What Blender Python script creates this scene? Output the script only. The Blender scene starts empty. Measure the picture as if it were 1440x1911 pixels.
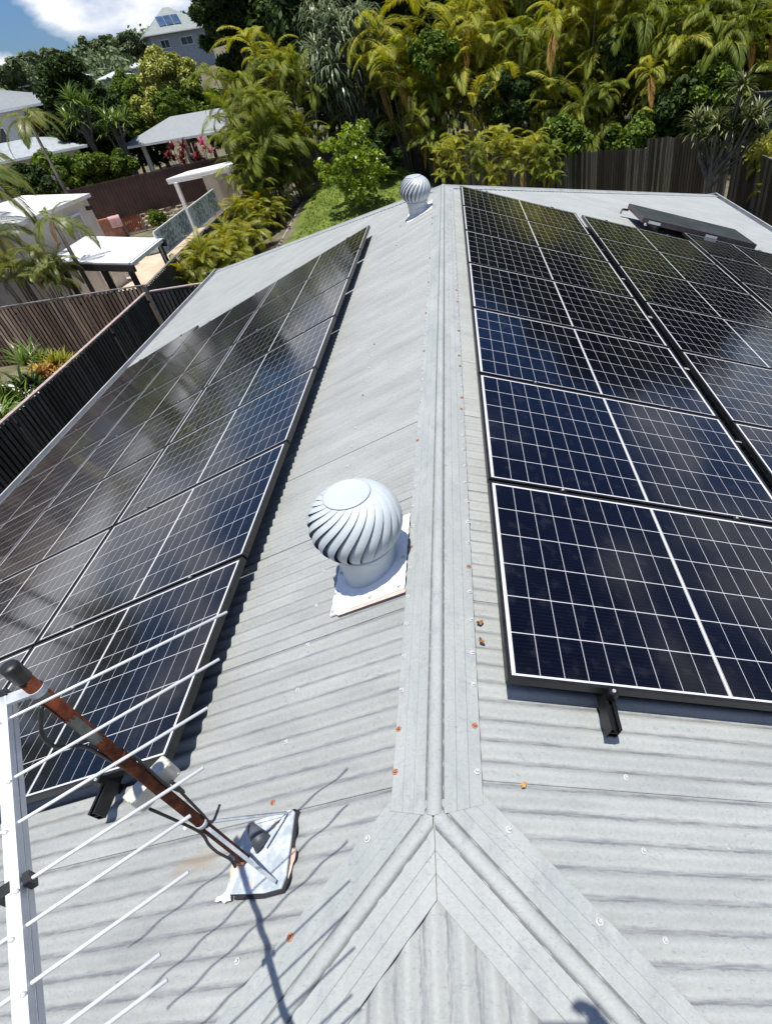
import bpy, math, random
import numpy as np
from mathutils import Vector, Matrix
PI = math.pi
rng = np.random.default_rng(11)
random.seed(5)
scene = bpy.context.scene
col = scene.collection

# ------------------------------------------------------------------ camera
F, YAW, PIT, ROL = 1034.04, -0.1084, 0.7368, -0.1809
CAM = np.array([0.2865, -0.6674, 1.7302])
PPX, PPY = 129.28, 44.71
def cam_axes():
    cy, sy = math.cos(YAW), math.sin(YAW); cp, sp = math.cos(PIT), math.sin(PIT); cr, sr = math.cos(ROL), math.sin(ROL)
    f = np.array([sy*cp, cy*cp, -sp]); r = np.array([cy, -sy, 0.0]); u = np.cross(r, f)
    return cr*r + sr*u, -sr*r + cr*u, f
RT, UP, FW = cam_axes()
cd = bpy.data.cameras.new('camera'); cam = bpy.data.objects.new('camera', cd); col.objects.link(cam)
cam.matrix_world = Matrix(((RT[0], UP[0], -FW[0], CAM[0]), (RT[1], UP[1], -FW[1], CAM[1]), (RT[2], UP[2], -FW[2], CAM[2]), (0, 0, 0, 1)))
cd.sensor_fit = 'VERTICAL'; cd.sensor_height = 24.0; cd.lens = F/1911*24.0
cd.shift_x = -PPX/1911; cd.shift_y = PPY/1911
cd.clip_start = 0.02; cd.clip_end = 3000
scene.camera = cam

# ------------------------------------------------------------------ sun, sky
SUN = np.array([0.0, -0.09, 1.0]); SUN /= np.linalg.norm(SUN)
sd = bpy.data.lights.new('sun', 'SUN'); sun = bpy.data.objects.new('sun', sd); col.objects.link(sun)
sd.energy = 5.0; sd.angle = math.radians(0.53); sd.color = (1.0, 0.965, 0.895)
sun.rotation_euler = Vector(SUN.tolist()).to_track_quat('Z', 'Y').to_euler()
sun.location = (0, 0, 30)
world = bpy.data.worlds.new('World'); scene.world = world; world.use_nodes = True
wn, wl = world.node_tree.nodes, world.node_tree.links
bg = wn['Background']; bg.inputs['Strength'].default_value = 0.05
sky = wn.new('ShaderNodeTexSky'); sky.sky_type = 'NISHITA'; sky.sun_disc = False
sky.sun_elevation = math.asin(SUN[2]); sky.sun_rotation = math.atan2(SUN[0], SUN[1]); sky.air_density = 1.1; sky.dust_density = 0.4; sky.ozone_density = 1.6
geo = wn.new('ShaderNodeTexCoord')
mp = wn.new('ShaderNodeMapping'); mp.inputs['Scale'].default_value = (1.0, 1.0, 2.1); mp.inputs['Location'].default_value = (0.35, 0.1, 0.25)
nz = wn.new('ShaderNodeTexNoise'); nz.inputs['Scale'].default_value = 3.4; nz.inputs['Detail'].default_value = 9; nz.inputs['Roughness'].default_value = 0.56; nz.inputs['Distortion'].default_value = 0.25
cr_ = wn.new('ShaderNodeValToRGB'); cr_.color_ramp.elements[0].position = 0.52; cr_.color_ramp.elements[1].position = 0.60
nz2 = wn.new('ShaderNodeTexNoise'); nz2.inputs['Scale'].default_value = 14.0; nz2.inputs['Detail'].default_value = 6
cc = wn.new('ShaderNodeValToRGB'); cc.color_ramp.elements[0].color = (8.0, 10.0, 14.0, 1); cc.color_ramp.elements[1].color = (19.0, 19.3, 19.8, 1)
cc.color_ramp.elements[0].position = 0.35; cc.color_ramp.elements[1].position = 0.62
blue = wn.new('ShaderNodeMix'); blue.data_type = 'RGBA'; blue.blend_type = 'MULTIPLY'; blue.inputs['Factor'].default_value = 1.0
blue.inputs['B'].default_value = (0.66, 1.02, 1.72, 1)
mx = wn.new('ShaderNodeMix'); mx.data_type = 'RGBA'
wl.new(geo.outputs['Generated'], mp.inputs['Vector']); wl.new(mp.outputs[0], nz.inputs['Vector']); wl.new(mp.outputs[0], nz2.inputs['Vector'])
def wmath(op, a, b=0.0, clamp=False):
    q = wn.new('ShaderNodeMath'); q.operation = op; q.use_clamp = clamp
    for i, v in enumerate((a, b)):
        if isinstance(v, (int, float)): q.inputs[i].default_value = v
        else: wl.new(v, q.inputs[i])
    return q.outputs[0]
sep = wn.new('ShaderNodeSeparateXYZ'); wl.new(geo.outputs['Generated'], sep.inputs[0])
low = wmath('MULTIPLY', wmath('SUBTRACT', 1.0, wmath('MULTIPLY', wmath('ABSOLUTE', sep.outputs['Z']), 2.6), True), 0.020)
def cloud_bank(d, size, amt):
    sb = wn.new('ShaderNodeVectorMath'); sb.operation = 'SUBTRACT'; wl.new(geo.outputs['Generated'], sb.inputs[0]); sb.inputs[1].default_value = d
    sc = wn.new('ShaderNodeVectorMath'); sc.operation = 'MULTIPLY'; wl.new(sb.outputs[0], sc.inputs[0]); sc.inputs[1].default_value = (1/size[0], 1/size[0], 1/size[1])
    ln = wn.new('ShaderNodeVectorMath'); ln.operation = 'LENGTH'; wl.new(sc.outputs[0], ln.inputs[0])
    return wmath('MULTIPLY', wmath('SUBTRACT', 1.0, ln.outputs['Value'], True), amt)
tot = wmath('ADD', nz.outputs['Fac'], low)
for d, size, amt in (((-0.425, 0.90, 0.090), (0.095, 0.045), 0.19), ((-0.515, 0.86, 0.035), (0.05, 0.020), 0.16), ((-0.70, 0.70, 0.06), (0.26, 0.10), 0.26)):
    tot = wmath('ADD', tot, cloud_bank(d, size, amt))
wl.new(tot, cr_.inputs[0]); wl.new(nz2.outputs['Fac'], cc.inputs[0])
wl.new(cr_.outputs[0], mx.inputs['Factor']); wl.new(sky.outputs[0], blue.inputs['A']); wl.new(blue.outputs['Result'], mx.inputs['A']); wl.new(cc.outputs[0], mx.inputs['B'])
wl.new(mx.outputs['Result'], bg.inputs['Color'])
scene.view_settings.view_transform = 'Standard'; scene.view_settings.look = 'None'
scene.view_settings.exposure = 0.14; scene.view_settings.gamma = 1.0
scene.cycles.max_bounces = 6; scene.cycles.transparent_max_bounces = 6
scene.cycles.caustics_reflective = False; scene.cycles.caustics_refractive = False
scene.cycles.sample_clamp_indirect = 6

# ------------------------------------------------------------------ sight lines: where a surveyed sight line meets a plane of the real place
def ray(x, y): return FW + RT*(x-720-PPX)/F - UP*(y-955.5-PPY)/F
def gz(x, y, z):
    v = ray(x, y); t = (z-CAM[2])/v[2]; return CAM + t*v
def atd(x, y, d):
    v = ray(x, y); v = v/math.hypot(v[0], v[1]); return CAM + d*v
A = 0.3384; SA, CA = math.sin(A), math.cos(A)
def RP(side, s, y, h=0.0): return (side*(s*CA + h*SA), y, -s*SA + h*CA)

# ------------------------------------------------------------------ helpers
class MB:
    def __init__(s): s.v = []; s.f = []; s.n = 0
    def add(s, V, Fc):
        V = np.asarray(V, float); s.v.append(V); n = s.n
        s.f += [tuple(int(i)+n for i in f) for f in Fc]; s.n += len(V)
    def box(s, c, size, R=None):
        x, y, z = [q/2 for q in size]
        V = np.array([(a*x, b*y, c_*z) for a in (-1, 1) for b in (-1, 1) for c_ in (-1, 1)])
        if R is not None: V = V @ np.array(R).T
        s.add(V + np.array(c), [(0, 1, 3, 2), (4, 6, 7, 5), (0, 4, 5, 1), (2, 3, 7, 6), (0, 2, 6, 4), (1, 5, 7, 3)])
    def bar(s, a, b, w, h, upv=(0, 0, 1)):
        a = np.array(a, float); b = np.array(b, float); d = b-a; L = np.linalg.norm(d); d = d/L
        sx = np.cross(d, np.array(upv, float)); 
        if np.linalg.norm(sx) < 1e-6: sx = np.cross(d, (1, 0, 0))
        sx /= np.linalg.norm(sx); sz = np.cross(sx, d)
        s.box((a+b)/2, (L, w, h), np.array([d, sx, sz]).T)
    def tube(s, pts, rad, n=8, cap=True):
        pts = np.array(pts, float); m = len(pts)
        rad = np.full(m, rad) if np.isscalar(rad) else np.array(rad, float)
        T = np.gradient(pts, axis=0); T /= np.linalg.norm(T, axis=1)[:, None]+1e-12
        ref = np.array([0, 0, 1.0]) if abs(T[0][2]) < 0.9 else np.array([1.0, 0, 0])
        V = []
        for i in range(m):
            a = np.cross(T[i], ref); a /= np.linalg.norm(a); b = np.cross(T[i], a)
            for k in range(n):
                t = 2*PI*k/n; V.append(pts[i]+rad[i]*(math.cos(t)*a+math.sin(t)*b))
        Fc = [(i*n+k, i*n+(k+1) % n, (i+1)*n+(k+1) % n, (i+1)*n+k) for i in range(m-1) for k in range(n)]
        if cap: Fc += [tuple(range(n-1, -1, -1)), tuple(range((m-1)*n, m*n))]
        s.add(V, Fc)
    def lathe(s, prof, c, n=32, axis=None):
        V = []; 
        for r, z in prof:
            for k in range(n):
                t = 2*PI*k/n; V.append((r*math.cos(t), r*math.sin(t), z))
        V = np.array(V)
        if axis is not None: V = V @ np.array(axis).T
        m = len(prof)
        Fc = [(i*n+k, i*n+(k+1) % n, (i+1)*n+(k+1) % n, (i+1)*n+k) for i in range(m-1) for k in range(n)]
        s.add(V+np.array(c), Fc)
    def prism(s, poly, dz):
        # poly: list of 3D points (planar), extruded by vector dz
        P = np.array(poly, float); n = len(P); Q = P+np.array(dz, float)
        s.add(np.vstack([P, Q]), [tuple(range(n-1, -1, -1)), tuple(range(n, 2*n))]+[(i, (i+1) % n, n+(i+1) % n, n+i) for i in range(n)])
    def build(s, name, mat, parent=None, smooth=False, origin=None, link=True):
        V = np.vstack(s.v) if s.v else np.zeros((0, 3))
        if origin is not None: V = V-np.array(origin)
        me = bpy.data.meshes.new(name); me.from_pydata(V.tolist(), [], s.f); me.update()
        if mat: me.materials.append(mat)
        if smooth: me.polygons.foreach_set('use_smooth', [True]*len(me.polygons))
        o = bpy.data.objects.new(name, me)
        if link: col.objects.link(o)
        if parent: o.parent = parent
        if origin is not None: o.location = origin
        return o
def fast_mesh(name, V, Q, mat, parent=None, smooth=False):
    """V (n,3), Q (m,k) with equal-sided faces"""
    V = np.asarray(V, np.float32); Q = np.asarray(Q, np.int32); m, k = Q.shape
    me = bpy.data.meshes.new(name); me.vertices.add(len(V)); me.vertices.foreach_set('co', V.ravel())
    me.loops.add(m*k); me.loops.foreach_set('vertex_index', Q.ravel())
    me.polygons.add(m); me.polygons.foreach_set('loop_start', np.arange(0, m*k, k, dtype=np.int32))
    if smooth: me.polygons.foreach_set('use_smooth', np.ones(m, bool))
    me.update(calc_edges=True); me.validate()
    me.materials.append(mat)
    o = bpy.data.objects.new(name, me); col.objects.link(o)
    if parent: o.parent = parent
    return o
def empty(name, loc, label, cat, group=None, rz=0.0):
    o = bpy.data.objects.new(name, None); col.objects.link(o); o.location = tuple(float(q) for q in loc); o.rotation_euler = (0, 0, rz)
    o.empty_display_size = 0.2
    o['label'] = label; o['category'] = cat
    if group: o['group'] = group
    return o
def tag(o, label, cat, group=None):
    o['label'] = label; o['category'] = cat
    if group: o['group'] = group
    return o
def structure(o): o['kind'] = 'structure'; return o
def copy_thing(root, loc, rz, label, scale=1.0, group=None):
    c = root.copy(); col.objects.link(c); c.location = tuple(float(q) for q in loc); c.rotation_euler = (root.rotation_euler[0], root.rotation_euler[1], rz); c.scale = (scale,)*3
    c['label'] = label
    if group: c['group'] = group
    for ch in list(root.children):
        d = ch.copy(); col.objects.link(d); d.parent = c
        for g in list(ch.children):
            e = g.copy(); col.objects.link(e); e.parent = d
    return c

# ------------------------------------------------------------------ materials
def new_mat(name):
    m = bpy.data.materials.new(name); m.use_nodes = True
    return m, m.node_tree.nodes, m.node_tree.links, m.node_tree.nodes['Principled BSDF']
def ramp(n, stops):
    r = n.new('ShaderNodeValToRGB'); e = r.color_ramp.elements
    while len(e) < len(stops): e.new(0.5)
    for el, (p, c) in zip(e, stops): el.position = p; el.color = (*c, 1) if len(c) == 3 else c
    return r
def noisy(name, c1, c2, scale=5.0, rough=0.6, metal=0.0, spec=0.5, bump=0.0, stretch=(1, 1, 1), detail=6, lo=0.35, hi=0.65, coords='Object'):
    m, n, l, b = new_mat(name)
    tc = n.new('ShaderNodeTexCoord'); mpn = n.new('ShaderNodeMapping'); mpn.inputs['Scale'].default_value = stretch
    t = n.new('ShaderNodeTexNoise'); t.inputs['Scale'].default_value = scale; t.inputs['Detail'].default_value = detail
    r = ramp(n, [(lo, c1), (hi, c2)])
    l.new(tc.outputs[coords], mpn.inputs[0]); l.new(mpn.outputs[0], t.inputs['Vector']); l.new(t.outputs['Fac'], r.inputs[0]); l.new(r.outputs[0], b.inputs['Base Color'])
    b.inputs['Roughness'].default_value = rough; b.inputs['Metallic'].default_value = metal; b.inputs['Specular IOR Level'].default_value = spec
    if bump:
        bp = n.new('ShaderNodeBump'); bp.inputs['Strength'].default_value = bump; bp.inputs['Distance'].default_value = 0.02
        l.new(t.outputs['Fac'], bp.inputs['Height']); l.new(bp.outputs[0], b.inputs['Normal'])
    return m
def leaf_mat(name, cols, trans=0.3, rough=0.45, noise=0.35, spec=0.5):
    """colour differs leaf by leaf and clump by clump"""
    m, n, l, b = new_mat(name)
    g = n.new('ShaderNodeNewGeometry'); tc = n.new('ShaderNodeTexCoord')
    nzz = n.new('ShaderNodeTexNoise'); nzz.inputs['Scale'].default_value = 1.1; nzz.inputs['Detail'].default_value = 3
    l.new(tc.outputs['Object'], nzz.inputs['Vector'])
    mxx = n.new('ShaderNodeMix'); mxx.inputs['Factor'].default_value = noise
    l.new(g.outputs['Random Per Island'], mxx.inputs['A']); l.new(nzz.outputs['Fac'], mxx.inputs['B'])
    k = len(cols); r = ramp(n, [(0.12+0.76*i/(k-1), c) for i, c in enumerate(cols)])
    l.new(mxx.outputs['Result'], r.inputs[0]); l.new(r.outputs[0], b.inputs['Base Color'])
    b.inputs['Roughness'].default_value = rough; b.inputs['Specular IOR Level'].default_value = spec
    tr = n.new('ShaderNodeBsdfTranslucent'); hs = n.new('ShaderNodeHueSaturation'); hs.inputs['Value'].default_value = 1.5; hs.inputs['Saturation'].default_value = 1.1; hs.inputs['Hue'].default_value = 0.485
    l.new(r.outputs[0], hs.inputs['Color']); l.new(hs.outputs[0], tr.inputs['Color'])
    ms = n.new('ShaderNodeMixShader'); ms.inputs[0].default_value = trans
    l.new(b.outputs[0], ms.inputs[1]); l.new(tr.outputs[0], ms.inputs[2]); l.new(ms.outputs[0], n['Material Output'].inputs['Surface'])
    return m

def roof_metal(name, along, corr=True, base=((0.305, 0.318, 0.306), (0.40, 0.414, 0.398)), stain=False):
    """along: 0 when the sheet's ribs run along X, 1 when along Y"""
    m, n, l, b = new_mat(name)
    tc = n.new('ShaderNodeTexCoord'); sx = n.new('ShaderNodeSeparateXYZ'); l.new(tc.outputs['Object'], sx.inputs[0])
    def noise(sc, st, det=6, rg=0.5):
        mpn = n.new('ShaderNodeMapping'); mpn.inputs['Scale'].default_value = st; l.new(tc.outputs['Object'], mpn.inputs[0])
        t = n.new('ShaderNodeTexNoise'); t.inputs['Scale'].default_value = sc; t.inputs['Detail'].default_value = det; t.inputs['Roughness'].default_value = rg; l.new(mpn.outputs[0], t.inputs['Vector']); return t
    st = (1, 4, 1) if along == 0 else (4, 1, 1)
    a = noise(1.6, st, 8, 0.6); r1 = ramp(n, [(0.3, base[0]), (0.7, base[1])]); l.new(a.outputs['Fac'], r1.inputs[0])
    # fine speckle
    sp = noise(90, (1, 1, 1), 3); r2 = ramp(n, [(0.35, (0.93, 0.93, 0.93)), (0.7, (1.03, 1.03, 1.03))]); l.new(sp.outputs['Fac'], r2.inputs[0])
    m1 = n.new('ShaderNodeMix'); m1.data_type = 'RGBA'; m1.blend_type = 'MULTIPLY'; m1.inputs['Factor'].default_value = 1; l.new(r1.outputs[0], m1.inputs['A']); l.new(r2.outputs[0], m1.inputs['B'])
    last = m1.outputs['Result']
    if corr:
        # grime lying in long streaks on one flank of the ribs
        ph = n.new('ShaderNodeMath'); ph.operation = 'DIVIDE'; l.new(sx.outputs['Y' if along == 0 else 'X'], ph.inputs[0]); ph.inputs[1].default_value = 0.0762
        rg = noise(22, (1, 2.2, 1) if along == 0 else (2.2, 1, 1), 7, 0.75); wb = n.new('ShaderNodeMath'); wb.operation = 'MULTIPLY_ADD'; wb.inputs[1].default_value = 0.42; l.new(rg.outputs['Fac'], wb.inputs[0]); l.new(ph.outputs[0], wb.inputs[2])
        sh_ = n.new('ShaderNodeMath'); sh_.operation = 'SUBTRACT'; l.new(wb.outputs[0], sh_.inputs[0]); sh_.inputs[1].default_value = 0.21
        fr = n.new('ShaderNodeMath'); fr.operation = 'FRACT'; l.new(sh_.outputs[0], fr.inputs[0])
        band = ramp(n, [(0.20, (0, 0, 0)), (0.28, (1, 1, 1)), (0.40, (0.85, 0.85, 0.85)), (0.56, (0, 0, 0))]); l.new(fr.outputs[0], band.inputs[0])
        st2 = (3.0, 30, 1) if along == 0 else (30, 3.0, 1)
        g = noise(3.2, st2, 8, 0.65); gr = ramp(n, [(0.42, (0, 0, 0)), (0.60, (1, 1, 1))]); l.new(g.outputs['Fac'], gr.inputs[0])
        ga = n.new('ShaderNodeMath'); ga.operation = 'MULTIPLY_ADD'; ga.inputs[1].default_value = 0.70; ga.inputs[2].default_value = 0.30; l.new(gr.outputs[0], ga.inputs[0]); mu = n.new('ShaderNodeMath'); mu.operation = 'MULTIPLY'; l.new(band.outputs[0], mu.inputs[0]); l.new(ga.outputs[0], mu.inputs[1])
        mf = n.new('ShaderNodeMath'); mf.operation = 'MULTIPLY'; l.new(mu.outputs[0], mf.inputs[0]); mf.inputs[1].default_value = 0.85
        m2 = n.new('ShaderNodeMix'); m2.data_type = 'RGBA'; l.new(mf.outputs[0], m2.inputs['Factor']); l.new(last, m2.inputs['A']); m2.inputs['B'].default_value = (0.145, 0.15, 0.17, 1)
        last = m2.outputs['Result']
    else:
        # flat flashing: smeared blotches and scuffs
        g = noise(9, (1.6, 0.8, 1), 10, 0.72); gr = ramp(n, [(0.52, (0, 0, 0)), (0.62, (1, 1, 1))]); l.new(g.outputs['Fac'], gr.inputs[0])
        mf = n.new('ShaderNodeMath'); mf.operation = 'MULTIPLY'; l.new(gr.outputs[0], mf.inputs[0]); mf.inputs[1].default_value = 0.42
        m2 = n.new('ShaderNodeMix'); m2.data_type = 'RGBA'; l.new(mf.outputs[0], m2.inputs['Factor']); l.new(last, m2.inputs['A']); m2.inputs['B'].default_value = (0.25, 0.26, 0.29, 1)
        last = m2.outputs['Result']
    # scuffs and scratches in all directions
    mps = n.new('ShaderNodeMapping'); mps.inputs['Rotation'].default_value = (0, 0, 0.6); mps.inputs['Scale'].default_value = (26, 60, 1); l.new(tc.outputs['Object'], mps.inputs[0])
    ns = n.new('ShaderNodeTexNoise'); ns.inputs['Scale'].default_value = 1.0; ns.inputs['Detail'].default_value = 5; ns.inputs['Distortion'].default_value = 2.6; l.new(mps.outputs[0], ns.inputs[0])
    nsr = ramp(n, [(0.615, (0, 0, 0)), (0.66, (0.42, 0.42, 0.42))]); l.new(ns.outputs['Fac'], nsr.inputs[0])
    ms_ = n.new('ShaderNodeMix'); ms_.data_type = 'RGBA'; l.new(nsr.outputs[0], ms_.inputs['Factor']); l.new(last, ms_.inputs['A']); ms_.inputs['B'].default_value = (0.20, 0.21, 0.235, 1); last = ms_.outputs['Result']
    # pale droppings and scratches
    v = n.new('ShaderNodeTexVoronoi'); v.inputs['Scale'].default_value = 5.5; l.new(tc.outputs['Object'], v.inputs['Vector'])
    vr = ramp(n, [(0.035, (1, 1, 1)), (0.055, (0, 0, 0))]); l.new(v.outputs['Distance'], vr.inputs[0])
    w = noise(1.2, (1, 1, 1), 2); wr = ramp(n, [(0.52, (0, 0, 0)), (0.62, (1, 1, 1))]); l.new(w.outputs['Fac'], wr.inputs[0])
    mu2 = n.new('ShaderNodeMath'); mu2.operation = 'MULTIPLY'; l.new(vr.outputs[0], mu2.inputs[0]); l.new(wr.outputs[0], mu2.inputs[1])
    m3 = n.new('ShaderNodeMix'); m3.data_type = 'RGBA'; l.new(mu2.outputs[0], m3.inputs['Factor']); l.new(last, m3.inputs['A']); m3.inputs['B'].default_value = (0.7, 0.7, 0.68, 1); last = m3.outputs['Result']
    # dark flecks
    v2 = n.new('ShaderNodeTexVoronoi'); v2.inputs['Scale'].default_value = 3.3; mp2 = n.new('ShaderNodeMapping'); mp2.inputs['Location'].default_value = (3.1, 1.7, 0); mp2.inputs['Scale'].default_value = (1, 2.2, 1); l.new(tc.outputs['Object'], mp2.inputs[0]); l.new(mp2.outputs[0], v2.inputs['Vector'])
    v2r = ramp(n, [(0.02, (0.7, 0.7, 0.7)), (0.04, (0, 0, 0))]); l.new(v2.outputs['Distance'], v2r.inputs[0])
    m4 = n.new('ShaderNodeMix'); m4.data_type = 'RGBA'; l.new(v2r.outputs[0], m4.inputs['Factor']); l.new(last, m4.inputs['A']); m4.inputs['B'].default_value = (0.14, 0.12, 0.12, 1); last = m4.outputs['Result']
    if stain:
        # rusty run-off below the antenna foot
        mp3 = n.new('ShaderNodeMapping'); mp3.inputs['Location'].default_value = (0.90*2.6, -0.015*11, 0); mp3.inputs['Scale'].default_value = (2.6, 11, 0); l.new(tc.outputs['Object'], mp3.inputs[0])
        ds = n.new('ShaderNodeVectorMath'); ds.operation = 'LENGTH'; l.new(mp3.outputs[0], ds.inputs[0])
        wob = noise(9, (1, 4, 1), 6); ad = n.new('ShaderNodeMath'); ad.operation = 'ADD'; l.new(ds.outputs['Value'], ad.inputs[0]); l.new(wob.outputs['Fac'], ad.inputs[1])
        sr = ramp(n, [(0.55, (0.85, 0.85, 0.85)), (0.95, (0, 0, 0))]); l.new(ad.outputs[0], sr.inputs[0])
        m5 = n.new('ShaderNodeMix'); m5.data_type = 'RGBA'; l.new(sr.outputs[0], m5.inputs['Factor']); l.new(last, m5.inputs['A']); m5.inputs['B'].default_value = (0.30, 0.25, 0.19, 1); last = m5.outputs['Result']
    l.new(last, b.inputs['Base Color'])
    rr = ramp(n, [(0.3, (0.5, 0.5, 0.5)), (0.7, (0.72, 0.72, 0.72))]); l.new(a.outputs['Fac'], rr.inputs[0]); l.new(rr.outputs[0], b.inputs['Roughness'])
    b.inputs['Specular IOR Level'].default_value = 0.4
    bp = n.new('ShaderNodeBump'); bp.inputs['Strength'].default_value = 0.25; bp.inputs['Distance'].default_value = 0.004; l.new(sp.outputs['Fac'], bp.inputs['Height']); l.new(bp.outputs[0], b.inputs['Normal'])
    return m

M = {}
M['roofL'] = roof_metal('weathered_grey_roof_metal', 0, stain=True)
M['roofR'] = roof_metal('grey_roof_metal', 0, base=((0.328, 0.346, 0.335), (0.415, 0.432, 0.418)))
M['roofH'] = roof_metal('hip_end_roof_metal', 1, base=((0.328, 0.346, 0.335), (0.415, 0.432, 0.418)))
M['cap'] = roof_metal('ridge_flashing_metal', 1, corr=False, base=((0.325, 0.348, 0.338), (0.405, 0.425, 0.412)))
M['vent'] = noisy('white_painted_vent', (0.45, 0.50, 0.52), (0.52, 0.565, 0.585), 8, 0.5, 0.0, 0.35)
M['vent2'] = noisy('galvanised_vent', (0.44, 0.48, 0.50), (0.54, 0.58, 0.60), 12, 0.40, 0.15, 0.5)
M['flash'] = noisy('white_flashing', (0.80, 0.82, 0.84), (0.90, 0.91, 0.92), 10, 0.5)
M['ventlip'] = noisy('vent_grey_edge', (0.28, 0.30, 0.31), (0.34, 0.36, 0.37), 20, 0.5)
M['tape'] = noisy('pink_primer', (0.62, 0.40, 0.33), (0.75, 0.58, 0.50), 20, 0.7)
M['dark'] = noisy('painted_shadow_dark', (0.01, 0.01, 0.012), (0.02, 0.02, 0.025), 10, 0.8)
M['frame'] = noisy('black_anodised_frame', (0.012, 0.012, 0.013), (0.022, 0.022, 0.023), 20, 0.38, 0.3)
M['rail'] = noisy('black_rail', (0.008, 0.008, 0.009), (0.016, 0.016, 0.017), 20, 0.35, 0.3)
M['zinc'] = noisy('zinc_screw', (0.55, 0.55, 0.54), (0.72, 0.72, 0.70), 120, 0.45, 0.3)
M['rusts'] = noisy('rusty_screw', (0.28, 0.08, 0.04), (0.50, 0.25, 0.15), 200, 0.8)
M['rust'] = noisy('rusty_mast_steel', (0.030, 0.009, 0.006), (0.17, 0.045, 0.018), 26, 0.75, 0.0, 0.2, bump=0.4, lo=0.3, hi=0.7)
M['alu'] = noisy('dull_aluminium', (0.66, 0.68, 0.70), (0.78, 0.79, 0.80), 30, 0.45, 0.15)
M['oldtape'] = noisy('weathered_grey_tape', (0.10, 0.11, 0.10), (0.22, 0.23, 0.19), 30, 0.7)
M['galv'] = noisy('galvanised_sheet', (0.40, 0.45, 0.49), (0.60, 0.63, 0.65), 28, 0.5, 0.1, detail=12, lo=0.4, hi=0.62)
M['blackp'] = noisy('black_plastic', (0.012, 0.012, 0.013), (0.03, 0.03, 0.03), 30, 0.45)
M['cream'] = noisy('yellowed_plastic', (0.50, 0.50, 0.44), (0.66, 0.64, 0.55), 14, 0.45)
M['seal'] = noisy('old_sealant', (0.55, 0.48, 0.32), (0.72, 0.70, 0.60), 30, 0.7, bump=0.4)
M['boot'] = noisy('lead_boot', (0.045, 0.052, 0.065), (0.09, 0.10, 0.12), 20, 0.5)
M['gutter'] = noisy('grey_gutter', (0.40, 0.41, 0.42), (0.5, 0.51, 0.52), 4, 0.5)
M['wall'] = noisy('rendered_wall', (0.50, 0.47, 0.42), (0.60, 0.57, 0.51), 6, 0.85)
M['whitewall'] = noisy('pale_render', (0.50, 0.49, 0.46), (0.60, 0.585, 0.55), 3, 0.85)
M['whiteroof'] = noisy('white_roof_sheet', (0.78, 0.78, 0.77), (0.88, 0.88, 0.87), 3, 0.5)
M['greyroof'] = noisy('grey_tiled_roof', (0.20, 0.215, 0.22), (0.27, 0.285, 0.29), 7, 0.75, stretch=(1, 3, 1))
M['whitepaint'] = noisy('white_paint', (0.70, 0.71, 0.70), (0.80, 0.80, 0.79), 6, 0.5)
M['darkwood'] = noisy('dark_stained_timber', (0.018, 0.013, 0.011), (0.035, 0.026, 0.021), 10, 0.6)
def paling(name, c1, c2, c3, rough=0.8):
    m, n, l, b = new_mat(name)
    g = n.new('ShaderNodeNewGeometry'); r = ramp(n, [(0.1, c1), (0.5, c2), (0.9, c3)]); l.new(g.outputs['Random Per Island'], r.inputs[0])
    tc = n.new('ShaderNodeTexCoord'); mpn = n.new('ShaderNodeMapping'); mpn.inputs['Scale'].default_value = (14, 14, 1.2); l.new(tc.outputs['Object'], mpn.inputs[0])
    t = n.new('ShaderNodeTexNoise'); t.inputs['Scale'].default_value = 1.5; t.inputs['Detail'].default_value = 7; l.new(mpn.outputs[0], t.inputs[0])
    r2 = ramp(n, [(0.3, (0.55, 0.52, 0.5)), (0.7, (1.25, 1.22, 1.2))]); l.new(t.outputs['Fac'], r2.inputs[0])
    mxx = n.new('ShaderNodeMix'); mxx.data_type = 'RGBA'; mxx.blend_type = 'MULTIPLY'; mxx.inputs['Factor'].default_value = 1; l.new(r.outputs[0], mxx.inputs['A']); l.new(r2.outputs[0], mxx.inputs['B'])
    l.new(mxx.outputs['Result'], b.inputs['Base Color']); b.inputs['Roughness'].default_value = rough; return m
M['palegrey'] = paling('grey_fence_palings', (0.035, 0.038, 0.036), (0.06, 0.064, 0.062), (0.085, 0.088, 0.084))
M['palebrown'] = paling('brown_fence_palings', (0.14, 0.095, 0.07), (0.27, 0.18, 0.125), (0.40, 0.30, 0.22))
M['paleback'] = paling('weathered_back_palings', (0.030, 0.018, 0.015), (0.060, 0.042, 0.036), (0.15, 0.13, 0.115))
M['pinkrail'] = noisy('faded_pink_cap', (0.34, 0.25, 0.23), (0.46, 0.37, 0.34), 8, 0.8)
M['greyrail'] = noisy('weathered_cap_timber', (0.10, 0.10, 0.095), (0.22, 0.21, 0.20), 8, 0.8)
M['brownsteel'] = noisy('brown_steel_fence', (0.035, 0.016, 0.014), (0.055, 0.027, 0.023), 2, 0.5)
M['patio'] = noisy('sand_paving', (0.50, 0.38, 0.27), (0.62, 0.50, 0.37), 1.2, 0.8)
M['screen'] = None
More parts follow.
